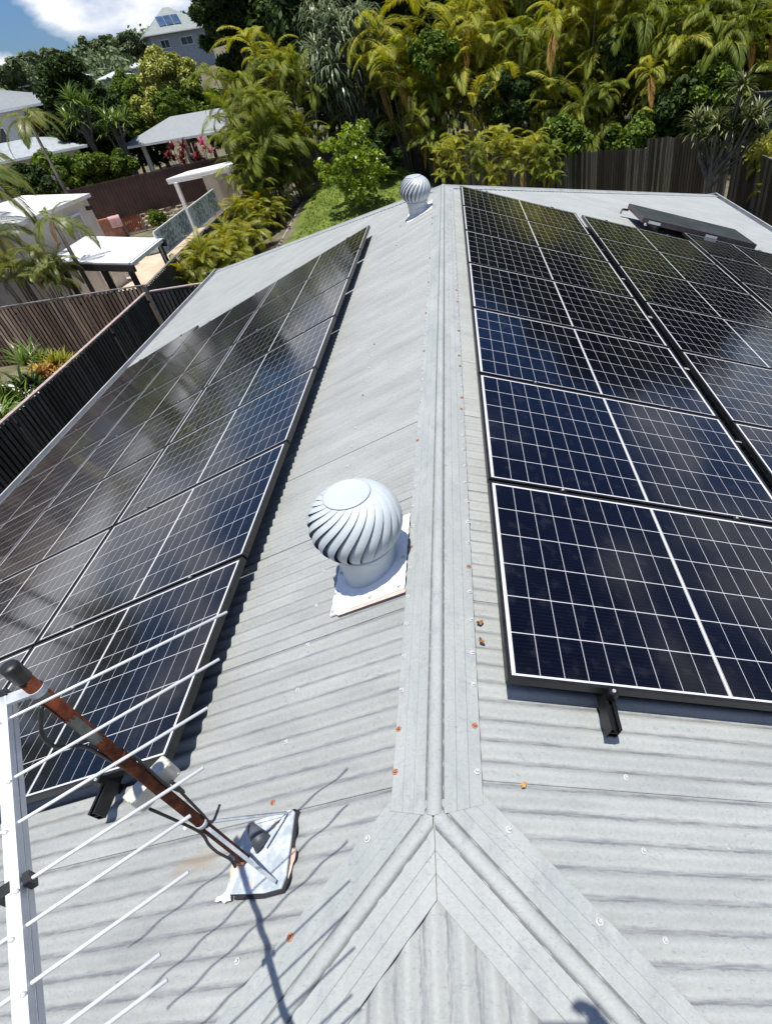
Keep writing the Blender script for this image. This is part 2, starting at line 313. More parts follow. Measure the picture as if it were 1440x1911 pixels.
def glass_cells():
    m, n, l, b = new_mat('solar_cells_under_glass')
    uv = n.new('ShaderNodeUVMap'); uv.uv_map = 'UVMap'; s = n.new('ShaderNodeSeparateXYZ'); l.new(uv.outputs[0], s.inputs[0])
    def math_(op, a, b_=None, c=None):
        q = n.new('ShaderNodeMath'); q.operation = op
        for i, v in enumerate((a, b_, c)):
            if v is None: continue
            if isinstance(v, (int, float)): q.inputs[i].default_value = v
            else: l.new(v, q.inputs[i])
        return q.outputs[0]
    # u: metres along the long side from centre, v: metres along the short side from centre
    u = math_('ABSOLUTE', s.outputs['X']); v = math_('ABSOLUTE', s.outputs['Y'])
    CW, CG, MX = 0.0915, 0.0036, 0.008     # half-cell pitch, line width, half of centre gap
    CH = 0.1815
    uu = math_('SUBTRACT', u, MX); fu = math_('FRACT', math_('DIVIDE', uu, CW)); du = math_('MULTIPLY', math_('MINIMUM', fu, math_('SUBTRACT', 1.0, fu)), CW)
    lu = math_('LESS_THAN', du, CG*0.34)
    fv = math_('FRACT', math_('DIVIDE', v, CH)); dv = math_('MULTIPLY', math_('MINIMUM', fv, math_('SUBTRACT', 1.0, fv)), CH)
    lv = math_('LESS_THAN', dv, CG*0.5)
    cen = math_('LESS_THAN', u, MX*0.62)
    bu = math_('GREATER_THAN', u, MX+9*CW-0.001); bv = math_('GREATER_THAN', v, 3*CH-0.001)
    line = math_('MAXIMUM', math_('MAXIMUM', math_('MULTIPLY', lu, 0.72), math_('MULTIPLY', lv, 0.85)), math_('MAXIMUM', cen, math_('MAXIMUM', bu, bv)))
    # fine busbars
    fb = math_('FRACT', math_('DIVIDE', v, CH/10)); bb = math_('LESS_THAN', math_('ABSOLUTE', math_('SUBTRACT', fb, 0.5)), 0.03)
    tc = n.new('ShaderNodeTexCoord'); t = n.new('ShaderNodeTexNoise'); t.inputs['Scale'].default_value = 3.0; t.inputs['Detail'].default_value = 3; l.new(tc.outputs['Object'], t.inputs[0])
    r = ramp(n, [(0.3, (0.0015, 0.0014, 0.0035)), (0.7, (0.0028, 0.0028, 0.008))]); l.new(t.outputs['Fac'], r.inputs[0])
    mb = n.new('ShaderNodeMix'); mb.data_type = 'RGBA'; l.new(math_('MULTIPLY', bb, 0.10), mb.inputs['Factor']); l.new(r.outputs[0], mb.inputs['A']); mb.inputs['B'].default_value = (0.1, 0.1, 0.12, 1)
    ml = n.new('ShaderNodeMix'); ml.data_type = 'RGBA'; l.new(line, ml.inputs['Factor']); l.new(mb.outputs['Result'], ml.inputs['A']); ml.inputs['B'].default_value = (0.66, 0.66, 0.68, 1)
    # light dust film and smudges
    t2 = n.new('ShaderNodeTexNoise'); t2.inputs['Scale'].default_value = 14; t2.inputs['Detail'].default_value = 8; l.new(tc.outputs['Object'], t2.inputs[0])
    r2 = ramp(n, [(0.55, (0, 0, 0)), (0.8, (0.03, 0.03, 0.03))]); l.new(t2.outputs['Fac'], r2.inputs[0])
    md = n.new('ShaderNodeMix'); md.data_type = 'RGBA'; l.new(r2.outputs[0], md.inputs['Factor']); l.new(ml.outputs['Result'], md.inputs['A']); md.inputs['B'].default_value = (0.4, 0.42, 0.46, 1)
    l.new(md.outputs['Result'], b.inputs['Base Color'])
    b.inputs['Roughness'].default_value = 0.10; b.inputs['IOR'].default_value = 1.45; b.inputs['Specular IOR Level'].default_value = 0.44
    return m
M['cells'] = glass_cells()

# ================================================================== THE HOUSE UNDERFOOT
XE, YE, TA = 6.62, 8.98, math.tan(A)
PITCH, AMP = 0.0762, 0.0080
GZ = -4.88
house = empty('house', (0, 0, GZ), 'single storey house under the grey corrugated hip roof the picture is taken from', 'house')
house_off = np.array([0, 0, GZ])
def hp(o):   # parent to the house, keep world place
    o.parent = house; o.location = (o.location[0], o.location[1], o.location[2]-GZ); return o
def corr_main(side, mat):
    V = []; Q = []; mi = []
    laps = [0.114+0.762*k for k in range(-9, 22)]
    for k in range(len(laps)-1):
        y0, y1 = max(laps[k], -XE+0.01), min(laps[k+1]+0.045, YE+XE-0.01)
        if y1 <= y0: continue
        n = max(2, int((y1-y0)/0.0063)); ys = np.linspace(y0, y1, n)
        b0 = len(V)
        for i, y in enumerate(ys):
            xs = 0.012 if 0 <= y <= YE else (-y if y < 0 else y-YE)
            xs = min(max(xs, 0.012), XE-0.02)
            h = AMP*math.cos(2*PI*y/PITCH)
            lift = 0.0022*max(0.0, 1-(y-laps[k])/0.045)
            for x in (xs, XE):
                V.append((side*(x+(h+lift)*SA), y, -x*TA+(h+lift)*CA))
        for i in range(n-1):
            a = b0+2*i; q = (a, a+1, a+3, a+2) if side > 0 else (a, a+2, a+3, a+1)
            Q.append(q); mi.append(0)
        # turned edge of the lap, painted dark as the shadow line of the gap
        c0 = len(V); 
        if laps[k] > -XE+0.01:
            for j in (0, 1):
                p = V[b0+j]; V.append((p[0]-side*0.0023*SA, p[1]-0.0006, p[2]-0.0023*CA))
            Q.append((b0, c0, c0+1, b0+1)); mi.append(1)
    o = fast_mesh('roof_sheet', V, Q, mat, None, True); o.data.materials.append(M['dark']); o.data.polygons.foreach_set('material_index', mi); hp(o); return o
def corr_hip(y0, dirn, mat):
    V = []; Q = []
    xs = np.arange(-XE+0.02, XE-0.02, 0.0063)
    for x in xs:
        h = AMP*math.cos(2*PI*x/PITCH+1.0)
        for r in (abs(x)+0.004, XE):
            V.append((x, y0+dirn*(r+h*SA), -r*TA+h*CA))
    for i in range(len(xs)-1):
        a = 2*i; Q.append((a, a+1, a+3, a+2) if dirn > 0 else (a, a+2, a+3, a+1))
    o = fast_mesh('roof_sheet', V, Q, mat, None, True); hp(o); return o
rsL = corr_main(-1, M['roofL']); rsR = corr_main(1, M['roofR'])
corr_hip(0, -1, M['roofH']); corr_hip(YE, 1, M['roofH'])

# ---- ridge and hip flashings
RR = 0.0235
def cap_profile():
    wing = [(0.150, 0.006), (0.1505, 0.0115), (0.149, 0.0135), (0.108, 0.0135), (0.106, 0.0155), (0.1045, 0.0135), (0.068, 0.0135), (0.066, 0.0155), (0.0645, 0.0135), (0.0275, 0.0135), (0.0265, 0.003)]
    return wing
def cap(name, P0, d, w1, n1, w2, n2, start, length, mat, lip=True):
    """start(P, dirn, kind, side) gives the parameter where a profile line begins"""
    P0, d, w1, n1, w2, n2 = [np.array(q, float) for q in (P0, d, w1, n1, w2, n2)]
    upv = n1+n2; upv /= np.linalg.norm(upv); sdv = w1-w2; sdv -= sdv@d*d; sdv /= np.linalg.norm(sdv)
    pts = []
    for w, h in cap_profile(): pts.append((w*w1+h*n1, 1))
    for k in range(0, 9):
        t = PI*k/8; pts.append((sdv*RR*math.cos(t)+upv*(0.005+RR*0.62*math.sin(t)**0.8), 0))
    for w, h in reversed(cap_profile()): pts.append((w*w2+h*n2, 2))
    V = []; m = len(pts); NS = 24
    for off, kind in pts:
        s0 = start(P0+off, d, kind)
        for j in range(NS+1):
            s_ = s0+(length-s0)*(j/NS)**1.5
            V.append(P0+off+d*s_+upv*0.0006*math.sin(7.1*s_+3*kind))
    Q = [(i*(NS+1)+j, i*(NS+1)+j+1, (i+1)*(NS+1)+j+1, (i+1)*(NS+1)+j) for i in range(m-1) for j in range(NS)]
    mb = MB(); mb.add(V, Q); o = mb.build(name, mat); hp(o)
    me = o.data; me.polygons.foreach_set('use_smooth', [11 <= i//NS <= 18 for i in range(len(me.polygons))])
    return o
nR, nL = (SA, 0, CA), (-SA, 0, CA); wR, wL = (CA, 0, -SA), (-CA, 0, -SA)
def ridge_start(P, d, kind): return (-0.014+0.30*abs(P[0])) - P[1]
ridge = cap('ridge_cap', (0, 0, 0.0025), (0, 1, 0), wR, nR, wL, nL, ridge_start, YE+0.01, M['cap'])
hips = []
for side in (1, -1):
    for y0, dy in ((0, -1), (YE, 1)):
        d = np.array([side, dy, -TA]); d /= np.linalg.norm(d)
        n1 = np.array([side*SA, 0, CA]); n2 = np.array([0, dy*SA, CA])
        w1 = np.cross(n1, d); w1 = w1 if w1@np.array([side, -dy, 0]) > 0 else -w1
        w2 = np.cross(n2, d); w2 = w2 if w2@np.array([-side, dy, 0]) > 0 else -w2
        def st(P, dd, kind, side=side, dy=dy, y0=y0):
            if kind == 1:   # outer wing tucks below the ridge flashing
                # dy*(y-y0) = -(0.30|x|) - tuck
                a = dy*(P[1]-y0)+0.30*side*P[0]+0.030
                return -a/(dy*dd[1]+0.30*side*dd[0])
            return (0.0012-side*P[0])/(side*dd[0]) if kind == 2 else max(0.0, (0.0012-side*P[0])/(side*dd[0]))+ (0.004 if side < 0 else 0)
        h = cap('hip_cap', (0, y0, 0.001 if side > 0 else 0.0), d, w1, n1, w2, n2, st, XE*math.sqrt(2+TA*TA), M['cap'])
        hips.append((h, np.array([0, y0, 0.0]), d, w1, n1, w2, n2, dy))
# ---- screws
def screw_mesh(mat, nm):
    mb = MB()
    mb.lathe([(0.0001, 0.0), (0.0098, 0.0), (0.0108, 0.0012), (0.0095, 0.0028), (0.0064, 0.0032)], (0, 0, 0), 14)
    mb.lathe([(0.0056, 0.003), (0.0056, 0.0072), (0.0046, 0.0080), (0.0001, 0.0080)], (0, 0, 0), 6)
    o = mb.build(nm, mat, link=False); return o.data
SCZ, SCR = screw_mesh(M['zinc'], 'screw'), screw_mesh(M['rusts'], 'screw')
def basis(z, y=(0, 1, 0)):
    z = np.array(z, float); z /= np.linalg.norm(z); x = np.cross(np.array(y, float), z)
    if np.linalg.norm(x) < 1e-5: x = np.cross((1, 0, 0), z)
    x /= np.linalg.norm(x); return np.array([x, np.cross(z, x), z]).T
def put_screw(parent, P, nrm, rusty=False, sc=1.0):
    o = bpy.data.objects.new('screw', SCR if rusty else SCZ); col.objects.link(o)
    o.parent = parent
    nn = np.array(nrm)+rng.normal(0, 0.05, 3)
    Mx = Matrix.Translation((P[0], P[1], P[2]-GZ-parent.location[2])) @ Matrix(basis(nn).tolist()).to_4x4() @ Matrix.Rotation(random.random()*6, 4, 'Z') @ Matrix.Scale(sc, 4)
    o.matrix_local = Mx; return o
rem = MB(); cnt = 0
for side in (1, -1):
    ys = np.arange(0.139 if side > 0 else 0.150, YE-0.1, 0.1524)
    for i, y in enumerate(ys):
        y = y+random.gauss(0, 0.006); P = RP(side, 0.136+random.gauss(0, 0.002), y, 0.0165)
        if i < 50: put_screw(ridge, P, (side*SA, 0, CA), random.random() < 0.14)
        else: rem.lathe([(0.0108, 0), (0.0098, 0.0028), (0.0056, 0.003), (0.0056, 0.008), (0.0001, 0.008)], (P[0], P[1], P[2]-GZ), 8, basis((side*SA, 0, CA)))
o = rem.build('screw', M['zinc'], ridge); o['kind'] = 'stuff'
for side, sheet in ((-1, rsL), (1, rsR)):
    for s0 in (0.656, 6.78):
        k = 0
        for y in np.arange(0.156-0.2286*3, YE+ (0.3 if s0 < 1 else 5), 0.2286 if s0 < 1 else 0.3048):
            x = s0*CA
            if (y < 0 and x < -y+0.25) or (y > YE and x < y-YE+0.25): continue
            put_screw(sheet, RP(side, s0, y, 0.0085), (side*SA, 0, CA), random.random() < (0.14 if side < 0 else 0.05), 0.95)
for h, P0, d, w1, n1, w2, n2, dy in hips:
    if dy > 0: continue
    for i, t in enumerate(np.arange(0.17, 8.5, 0.33)):
        put_screw(h, P0+d*(t+0.02)+w1*0.128+n1*0.0145, n1, random.random() < 0.3, 1.1)
        if t > 0.25: put_screw(h, P0+d*(t+0.16)+w2*0.128+n2*0.0145, n2, random.random() < 0.3, 1.1)
# ---- gutter, fascia, walls
for side in (1, -1):
    mb = MB(); yA, yB = -XE-0.1, YE+XE+0.1
    xo = side*(XE+0.045)
    mb.bar((side*(XE+0.10), yA, -2.36), (side*(XE+0.10), yB, -2.36), 0.006, 0.11)
    mb.bar((side*(XE+0.04), yA, -2.415), (side*(XE+0.04), yB, -2.415), 0.118, 0.005)
    mb.bar((side*(XE+0.10), yA, -2.303), (side*(XE+0.10), yB, -2.303), 0.022, 0.006)
    hp(mb.build('gutter', M['gutter']))
    mb = MB(); mb.bar((side*(XE-0.03), yA, -2.42), (side*(XE-0.03), yB, -2.42), 0.02, 0.18); hp(mb.build('fascia', M['gutter']))
for y, dy in ((-XE, -1), (YE+XE, 1)):
    mb = MB(); mb.bar((-XE-0.09, y+dy*0.10, -2.36), (XE+0.09, y+dy*0.10, -2.36), 0.006, 0.11); mb.bar((-XE-0.09, y+dy*0.04, -2.415), (XE+0.09, y+dy*0.04, -2.415), 0.1, 0.005); hp(mb.build('gutter', M['gutter']))
mb = MB(); mb.box((0, YE/2, (GZ-2.5)/2-0.02), (2*XE-1.1, YE+2*XE-1.1, -2.5-GZ)); hp(mb.build('wall', M['wall']))
mb = MB(); mb.box((0, YE/2, -2.515), (2*XE-0.1, YE+2*XE-0.1, 0.012)); hp(mb.build('eaves_lining', M['whitepaint']))

# ================================================================== SOLAR PANELS
PL, PW, PT = 1.722, 1.134, 0.035
fm = MB()
for sy in (-1, 1): fm.box((0, sy*(PW/2-0.0070), -PT/2), (PL, 0.014, PT))
for sx in (-1, 1): fm.box((sx*(PL/2-0.0075), 0, -PT/2+0.0001), (0.015, PW-0.028, PT-0.0002))
FRM = fm.build('frame', M['frame'], link=False).data
bm_mod = None
def cell_mesh():
    me = bpy.data.meshes.new('glass'); x, y = PL/2-0.015, PW/2-0.014
    me.from_pydata([(-x, -y, -0.0025), (x, -y, -0.0025), (x, y, -0.0025), (-x, y, -0.0025), (-x, -y, -0.008), (x, -y, -0.008), (x, y, -0.008), (-x, y, -0.008)], [], [(0, 1, 2, 3), (7, 6, 5, 4)])
    uv = me.uv_layers.new(name='UVMap')
    for lp in me.loops:
        v = me.vertices[lp.vertex_index].co; uv.data[lp.index].uv = (v.x, v.y)
    me.materials.append(M['cells']); me.update(); return me
CELL = cell_mesh()
HP = 0.145
ordn = ['nearest', 'second', 'third', 'fourth', 'fifth', 'sixth', 'farthest']
def panel(side, s, y, label):
    X = np.array([side*CA, 0, -SA]); Z = np.array([side*SA, 0, CA]); Y = np.cross(Z, X)
    P = np.array(RP(side, s+PL/2, y+PW/2, HP))
    o = empty('solar_panel', P, label, 'solar panel', 'black solar panels in rows on both roof slopes')
    R = Matrix(np.array([X, Y, Z]).T.tolist()).to_4x4()
    o.matrix_world = Matrix.Translation(P.tolist()) @ R @ Matrix.Rotation(random.gauss(0, 0.0012), 4, 'X') @ Matrix.Rotation(random.gauss(0, 0.0010), 4, 'Y')
    for nm, me in (('frame', FRM), ('glass', CELL)):
        c = bpy.data.objects.new(nm, me); col.objects.link(c); c.parent = o
    return o
PGY = 1.154
cols_ = [(1, 0.225, 0.408, 'in the right slope column beside the ridge'), (1, 2.040, 0.395, 'in the middle column of the right slope'), (1, 3.830, 0.930, 'in the outermost right slope column'),
         (-1, 1.145, 0.380, 'in the left slope column closest to the ridge'), (-1, 2.885, 0.380, 'in the middle column of the left slope'), (-1, 4.618, 0.670, 'in the lowest left slope column above the gutter')]
for side, s, y, where in cols_:
    for i in range(7):
        if side > 0 and s > 2 and i < 1: continue
        panel(side, s, y+i*PGY, f'{ordn[i]} solar panel {where}')
# rails with clamps
def rail(side, s, y0, y1, joints, label):
    P0 = np.array(RP(side, s, y0, 0)); X = np.array([side*CA, 0, -SA]); Z = np.array([side*SA, 0, CA]); Y = np.array([0, 1.0, 0]); L = y1-y0
    o = empty('mounting_rail', P0, label, 'mounting rail', 'black rails carrying the solar panels')
    def W(a, b, c): return X*a+Y*b+Z*c
    def bx(mb, a0, a1, b0, b1, c0, c1):
        mb.add([W(a, b, c) for a in (a0, a1) for b in (b0, b1) for c in (c0, c1)], [(0, 1, 3, 2), (4, 6, 7, 5), (0, 4, 5, 1), (2, 3, 7, 6), (0, 2, 6, 4), (1, 5, 7, 3)])
    mb = MB()   # open channel: floor, two walls with lips, inner web
    bx(mb, -0.020, 0.020, 0, L, 0.052, 0.056); bx(mb, -0.020, -0.0165, 0, L, 0.0562, 0.108); bx(mb, 0.0165, 0.020, 0, L, 0.0562, 0.108)
    bx(mb, -0.0163, -0.007, 0, L, 0.105, 0.1078); bx(mb, 0.007, 0.0163, 0, L, 0.105, 0.1078); bx(mb, -0.0163, 0.0163, 0, L, 0.078, 0.0805)
    mb.build('channel', M['rail'], o)
    for y in joints:
        mb = MB(); b = y-y0
        end = (y == joints[0])
        if end: bx(mb, -0.018, 0.018, b-0.026, b-0.0005, 0.108, 0.1445); bx(mb, -0.018, 0.018, b-0.026, b+0.009, 0.1453, 0.149)
        else: bx(mb, -0.02, 0.02, b-0.018, b+0.018, 0.1453, 0.1492); bx(mb, -0.02, 0.02, b-0.006, b+0.006, 0.108, 0.1452)
        c = mb.build('clamp', M['rail'], o)
        mb = MB(); mb.lathe([(0.0065, 0), (0.0065, 0.006), (0.003, 0.006), (0.003, 0.003), (0.0001, 0.003)], W(0, b-(0.012 if end else 0), 0.149), 10, np.array([X, np.cross(Z, X), Z]).T); mb.build('bolt', M['zinc'], c)
    for b in np.arange(0.12, L, 1.22):
        mb = MB(); bx(mb, 0.0202, 0.0252, b, b+0.04, 0.010, 0.085); bx(mb, 0.0254, 0.075, b, b+0.04, 0.008, 0.0135); mb.build('roof_foot', M['rail'], o)
    return o
for side, s, y, where in cols_:
    js = [y]+[y+PGY*k-0.010 for k in range(1, 7)]+[y+7*PGY-0.02+0.009]
    for f, nm in ((0.385, 'upper'), (1.36, 'lower')):
        if side > 0 and s > 2: y0 = y+0.9
        else: y0 = y-0.135
        rail(side, s+f, y0, y+7*PGY+0.06, [j for j in js if j > y0+0.02], f'{nm} black mounting rail under panels {where}')

# ================================================================== HOT WATER COLLECTOR
X, Z = np.array([CA, 0, -SA]), np.array([SA, 0, CA])
hw = empty('hot_water_collector', RP(1, 4.13, 9.49, 0.03), 'flat dark glass solar hot water collector on the right roof slope beyond the panels', 'solar water heater')
def W2(a, b, c): return X*a+np.array([0, 1.0, 0])*b+Z*c
def bx2(mb, a0, a1, b0, b1, c0, c1): mb.add([W2(a, b, c) for a in (a0, a1) for b in (b0, b1) for c in (c0, c1)], [(0, 1, 3, 2), (4, 6, 7, 5), (0, 4, 5, 1), (2, 3, 7, 6), (0, 2, 6, 4), (1, 5, 7, 3)])
M['hwcase'] = noisy('brown_collector_case', (0.055, 0.045, 0.043), (0.09, 0.075, 0.072), 10, 0.45)
M['hwglass'] = noisy('dark_collector_glass', (0.035, 0.042, 0.048), (0.06, 0.07, 0.078), 3, 0.32)
mb = MB(); bx2(mb, -0.985, 0.985, -0.46, 0.46, 0.105, 0.165); c = mb.build('case', M['hwcase'], hw)
for a in (-0.7, 0, 0.7):
    mb = MB(); bx2(mb, a-0.02, a+0.02, -0.44, 0.44, 0.010, 0.1048); mb.build('support', M['rail'], hw)
mb = MB()
for a0, a1, b0, b1 in ((-0.985, 0.985, -0.46, -0.43), (-0.985, 0.985, 0.43, 0.46), (-0.985, -0.955, -0.4298, 0.4298), (0.955, 0.985, -0.4298, 0.4298)): bx2(mb, a0, a1, b0, b1, 0.1655, 0.178)
mb.build('rim', M['hwcase'], hw)
mb = MB(); bx2(mb, -0.954, -0.008, -0.429, 0.429, 0.166, 0.173); bx2(mb, 0.008, 0.954, -0.429, 0.429, 0.166, 0.173); mb.build('glass', M['hwglass'], hw)
mb = MB(); bx2(mb, -0.0075, 0.0075, -0.429, 0.429, 0.166, 0.179); mb.build('divider', M['hwcase'], hw)
for a in (-0.78, 0.2):
    mb = MB(); bx2(mb, a-0.10, a+0.10, -0.4625, -0.4602, 0.115, 0.152); mb.build('sticker', M['whitepaint'], hw)
for a, b in ((-0.92, -0.46), (0.95, -0.46), (-0.98, 0.40)):
    mb = MB(); mb.tube([W2(a, b+0.01, 0.09), W2(a-(0.09 if b > 0 else 0), b-0.035, 0.09)], 0.018, 10); mb.build('pipe_fitting', M['zinc'] if b < 0 else M['blackp'], hw)
mb = MB(); mb.tube([W2(-0.98, 0.40, 0.09), W2(-1.08, 0.40, 0.08), W2(-1.10, 0.36, 0.03)], 0.016, 8); mb.build('pipe', M['blackp'], hw)

# ================================================================== WIND-DRIVEN ROOF VENTS
def vent(loc, s_c, label, mat, mat_fl, twist0=0.0, zb=0.0):
    """loc: axis point on the roof plane; head built about the vertical axis"""
    o = empty('roof_vent', loc, label, 'roof vent')
    x0 = -loc[0]
    def rz(x, y, h): return (x, y, -(-(x))*0 + 0)
    X, Z = np.array([-CA, 0, -SA]), np.array([-SA, 0, CA])
    def W(a, b, c): return X*a+np.array([0, 1.0, 0])*b+Z*c
    # plate: slope offsets relative to the axis foot
    mb = MB(); a0, a1, b0, b1 = s_c[0], s_c[1], s_c[2], s_c[3]
    n = 40; top = []; 
    for i in range(n+1):
        b = b0+(b1-b0)*i/n; top.append((a0+0.0012*math.sin(i*1.9), b)); 
    V = []; 
    for (a, b) in top: V += [W(a, b, 0.0185), W(a1+0.002*math.sin(b*80), b, 0.0125)]
    mb.add(V, [(2*i, 2*i+1, 2*i+3, 2*i+2) for i in range(n)])
    mb.add([W(a0, b0, 0.0185), W(a1, b0, 0.0125), W(a1, b0-0.001, 0.004), W(a0, b0-0.001, 0.010)], [(0, 1, 2, 3)])
    fl = mb.build('flashing', mat_fl, o)
    for a, b in ((a0+0.03, b0+0.02), ((a0+a1)/2-0.02, b0+0.02), (a1-0.015, b0+0.02), (a1-0.012, b0+0.13), (a1-0.02, b0+0.26), (a0+0.02, b0+0.2)):
        sc = bpy.data.objects.new('screw', SCZ); col.objects.link(sc); sc.parent = fl; q = W(a, b, 0.0185 if a < 0.1 else 0.015)
        sc.matrix_local = Matrix.Translation(q.tolist()) @ Matrix(basis(Z).tolist()).to_4x4()
    mb = MB(); mb.add([W(a0+0.0, b0-0.0015, 0.0135), W(a1-0.03, b0-0.0015, 0.0095), W(a1-0.045, b0-0.014, 0.0095), W(a0, b0-0.02, 0.0115)], [(0, 1, 2, 3)])
    mb.build('sealing_strip', M['tape'], o)
    # throat: a cylinder cut off along the slope at its foot
    mb = MB(); n = 48; r = 0.134; zt = zb+0.150; V = []
    for k in range(n):
        t = 2*PI*k/n; x, y = r*math.cos(t), r*math.sin(t); zf = x*TA+0.013
        V += [(x*1.04, y*1.04, zf), (x*1.015, y*1.015, zf+0.018), (x, y, zf+0.03), (x, y, zt-0.05), (x*1.035, y*1.035, zt-0.048), (x*1.035, y*1.035, zt)]
    mb.add(V, [(6*k+j, 6*((k+1) % n)+j, 6*((k+1) % n)+j+1, 6*k+j+1) for k in range(n) for j in range(5)])
    th = mb.build('throat', mat, o, True)
    th.data.polygons.foreach_set('use_smooth', [False if i % 5 in (3,) else True for i in range(len(th.data.polygons))])
    # turbine head
    z0, z1 = zt+0.004, zt+0.305
    mb = MB(); mb.lathe([(0.139, z0-0.006), (0.146, z0-0.004), (0.146, z0+0.010), (0.139, z0+0.012)], (0, 0, 0), 48); rot_ = mb.build('turbine_head', mat, o, True)
    mb = MB(); rt = 0.104
    prof = [(0.0001, z1+0.0105)]
    for i in range(1, 8): rr = rt*i/8; prof += [(rr-0.004, z1+0.0092-0.0011*i), (rr, z1+0.0120-0.0011*i)]
    prof += [(rt, z1+0.000), (rt+0.0015, z1-0.003), (rt-0.003, z1-0.006)]
    mb.lathe(prof, (0, 0, 0), 48); mb.build('top_disc', mat, rot_, True)
    mb = MB(); mb.lathe([(0.10, z0+0.01), (0.125, z0+0.10), (0.12, z0+0.2), (0.09, z1-0.015)], (0, 0, 0), 32); mb.build('inner_core', M['dark'], rot_, True)
    NB = 21; NT = 20
    mb = MB()
    prf = []
    for j in range(NT+1):
        t = j/NT   # 0 at the top disc, 1 at the ring
        ph = math.radians(24)+t*(math.radians(146)-math.radians(24))
        r_ = 0.205*math.sin(ph)**0.80; z_ = (z0+z1)/2+0.004+0.178*math.cos(ph)
        r_ = max(r_, 0.10)
        prf.append((r_, z_, -1.25*(1-t)**1.9-0.05*t+0.10*math.sin(PI*t)))
    rA, zA = prf[0][0], prf[0][1]
    V = []
    dth = 2*PI/NB
    for j, (r_, z_, th_) in enumerate(prf):
        t = j/NT
        z_ = z0+0.006+(z_-prf[-1][1])*(z1-0.004-z0-0.006)/(prf[0][1]-prf[-1][1])
        if j == 0: r_ = 0.100
        if j == NT: r_ = 0.141
        open_ = math.sin(PI*min(1, t*1.06))**0.7
        for u, dr in ((0.0, 0.006*open_), (0.25, 0.006*open_), (0.6, 0.0), (0.9, -0.012*open_), (1.06-0.16*open_, -0.036*open_)):
            a = -(th_+u*dth); q = r_+dr; V.append((q*math.cos(a), q*math.sin(a), z_))
    Fq = [(j*5+k, (j+1)*5+k, (j+1)*5+k+1, j*5+k+1) for j in range(NT) for k in range(4)]
    mb.add(V, Fq); VM = mb.build('vane', mat, link=False, smooth=True).data
    for k in range(NB):
        c = bpy.data.objects.new('vane', VM); col.objects.link(c); c.parent = rot_; c.rotation_euler = (0, 0, dth*k+twist0)
    return o
ax1 = np.array([-0.345, 1.205, 0.345*-TA]); 
vent(ax1, (-0.345/CA+0.154, 0.554-0.345/CA, 0.968-1.205, 1.472-1.205), 'white spinning roof vent with curved vanes, nearer the camera, on a white square flashing', M['vent'], M['flash'])
ax2 = np.array([-0.352, 8.07, -0.352*TA])
vent(ax2, (-0.352/CA+0.154, 0.56-0.352/CA, 7.87-8.07, 8.37-8.07), 'galvanised roof vent at the far end of the ridge, small against the garden', M['vent2'], M['flash'], 0.1)

# ================================================================== TV ANTENNA
ant = empty('tv_antenna', RP(-1, 0.708, -0.023, 0.02), 'television antenna on a rusty leaning mast with thin aluminium rods, at lower left', 'antenna')
AO = np.array(RP(-1, 0.708, -0.023, 0.02))
def al(P): return np.array(P)-AO
base = AO.copy(); top = gz(15, 1243, 0.93)
md = (top-base)/np.linalg.norm(top-base); ML = np.linalg.norm(top-base)
def mp_(t): return base+(top-base)*t
mb = MB(); mb.tube([al(mp_(0)), al(mp_(0.30)), al(mp_(0.66)), al(mp_(0.985))], [0.0150]*4, 20); mast = mb.build('mast', M['rust'], ant, True)
mb = MB(); mb.tube([al(mp_(0.960)), al(mp_(0.996)), al(mp_(1.0))], [0.0172, 0.0178, 0.0160], 20); mb.build('mast_cap', M['blackp'], mast, True)
mb = MB(); mb.tube([al(mp_(0.66)), al(mp_(0.668))], [0.0180, 0.0180], 16); mb.build('collar', M['rust'], mast, True)
for t0, t1, m in ((0.90, 0.925, 'galv'), (0.74, 0.83, 'galv')):
    # torn remains of grey tape on the viewer's side of the mast
    mb = MB(); V = []; v = CAM-mp_(t0); v -= v@md*md; v /= np.linalg.norm(v); s_ = np.cross(md, v); n = 8
    for k in range(n+1):
        a = -1.1+1.7*k/n; 
        for tt in (t0+0.006*math.sin(3*k), t1-0.008*math.cos(2.3*k)): V.append(al(mp_(tt))+0.0156*(v*math.cos(a)+s_*math.sin(a)))
    mb.add(V, [(2*k, 2*k+1, 2*k+3, 2*k+2) for k in range(n)]); mb.build('tape', M['oldtape'], mast, True)
# boom: open box channel
b0 = gz(1, 1292, 0.862); b1 = gz(40, 1911, 0.862); bd = (b1-b0)/np.linalg.norm(b1-b0); b2 = b0+bd*1.05; bs = np.cross(bd, (0, 0, 1)); bs /= np.linalg.norm(bs)
mb = MB(); vb = -bs   # towards the viewer
def bb(o_, z_, w_, h_): mb.bar(al(b0)+vb*o_+np.array([0, 0, z_]), al(b2)+vb*o_+np.array([0, 0, z_]), w_, h_)
bb(0, 0.0, 0.0200, 0.0014); bb(-0.0094, -0.0178, 0.0012, 0.034); bb(0.0094, -0.0084, 0.0012, 0.0152); bb(0.0078, -0.0178, 0.0012, 0.0034); bb(0.0094, -0.0272, 0.0012, 0.0152)
boom = mb.build('boom', M['alu'], ant)
mb = MB(); mb.bar(al(b0)-bd*0.002+np.array([0, 0, -0.012])+vb*0.001, al(b0)+bd*0.018+np.array([0, 0, -0.012])+vb*0.001, 0.023, 0.030); mb.build('end_plug', M['blackp'], boom)
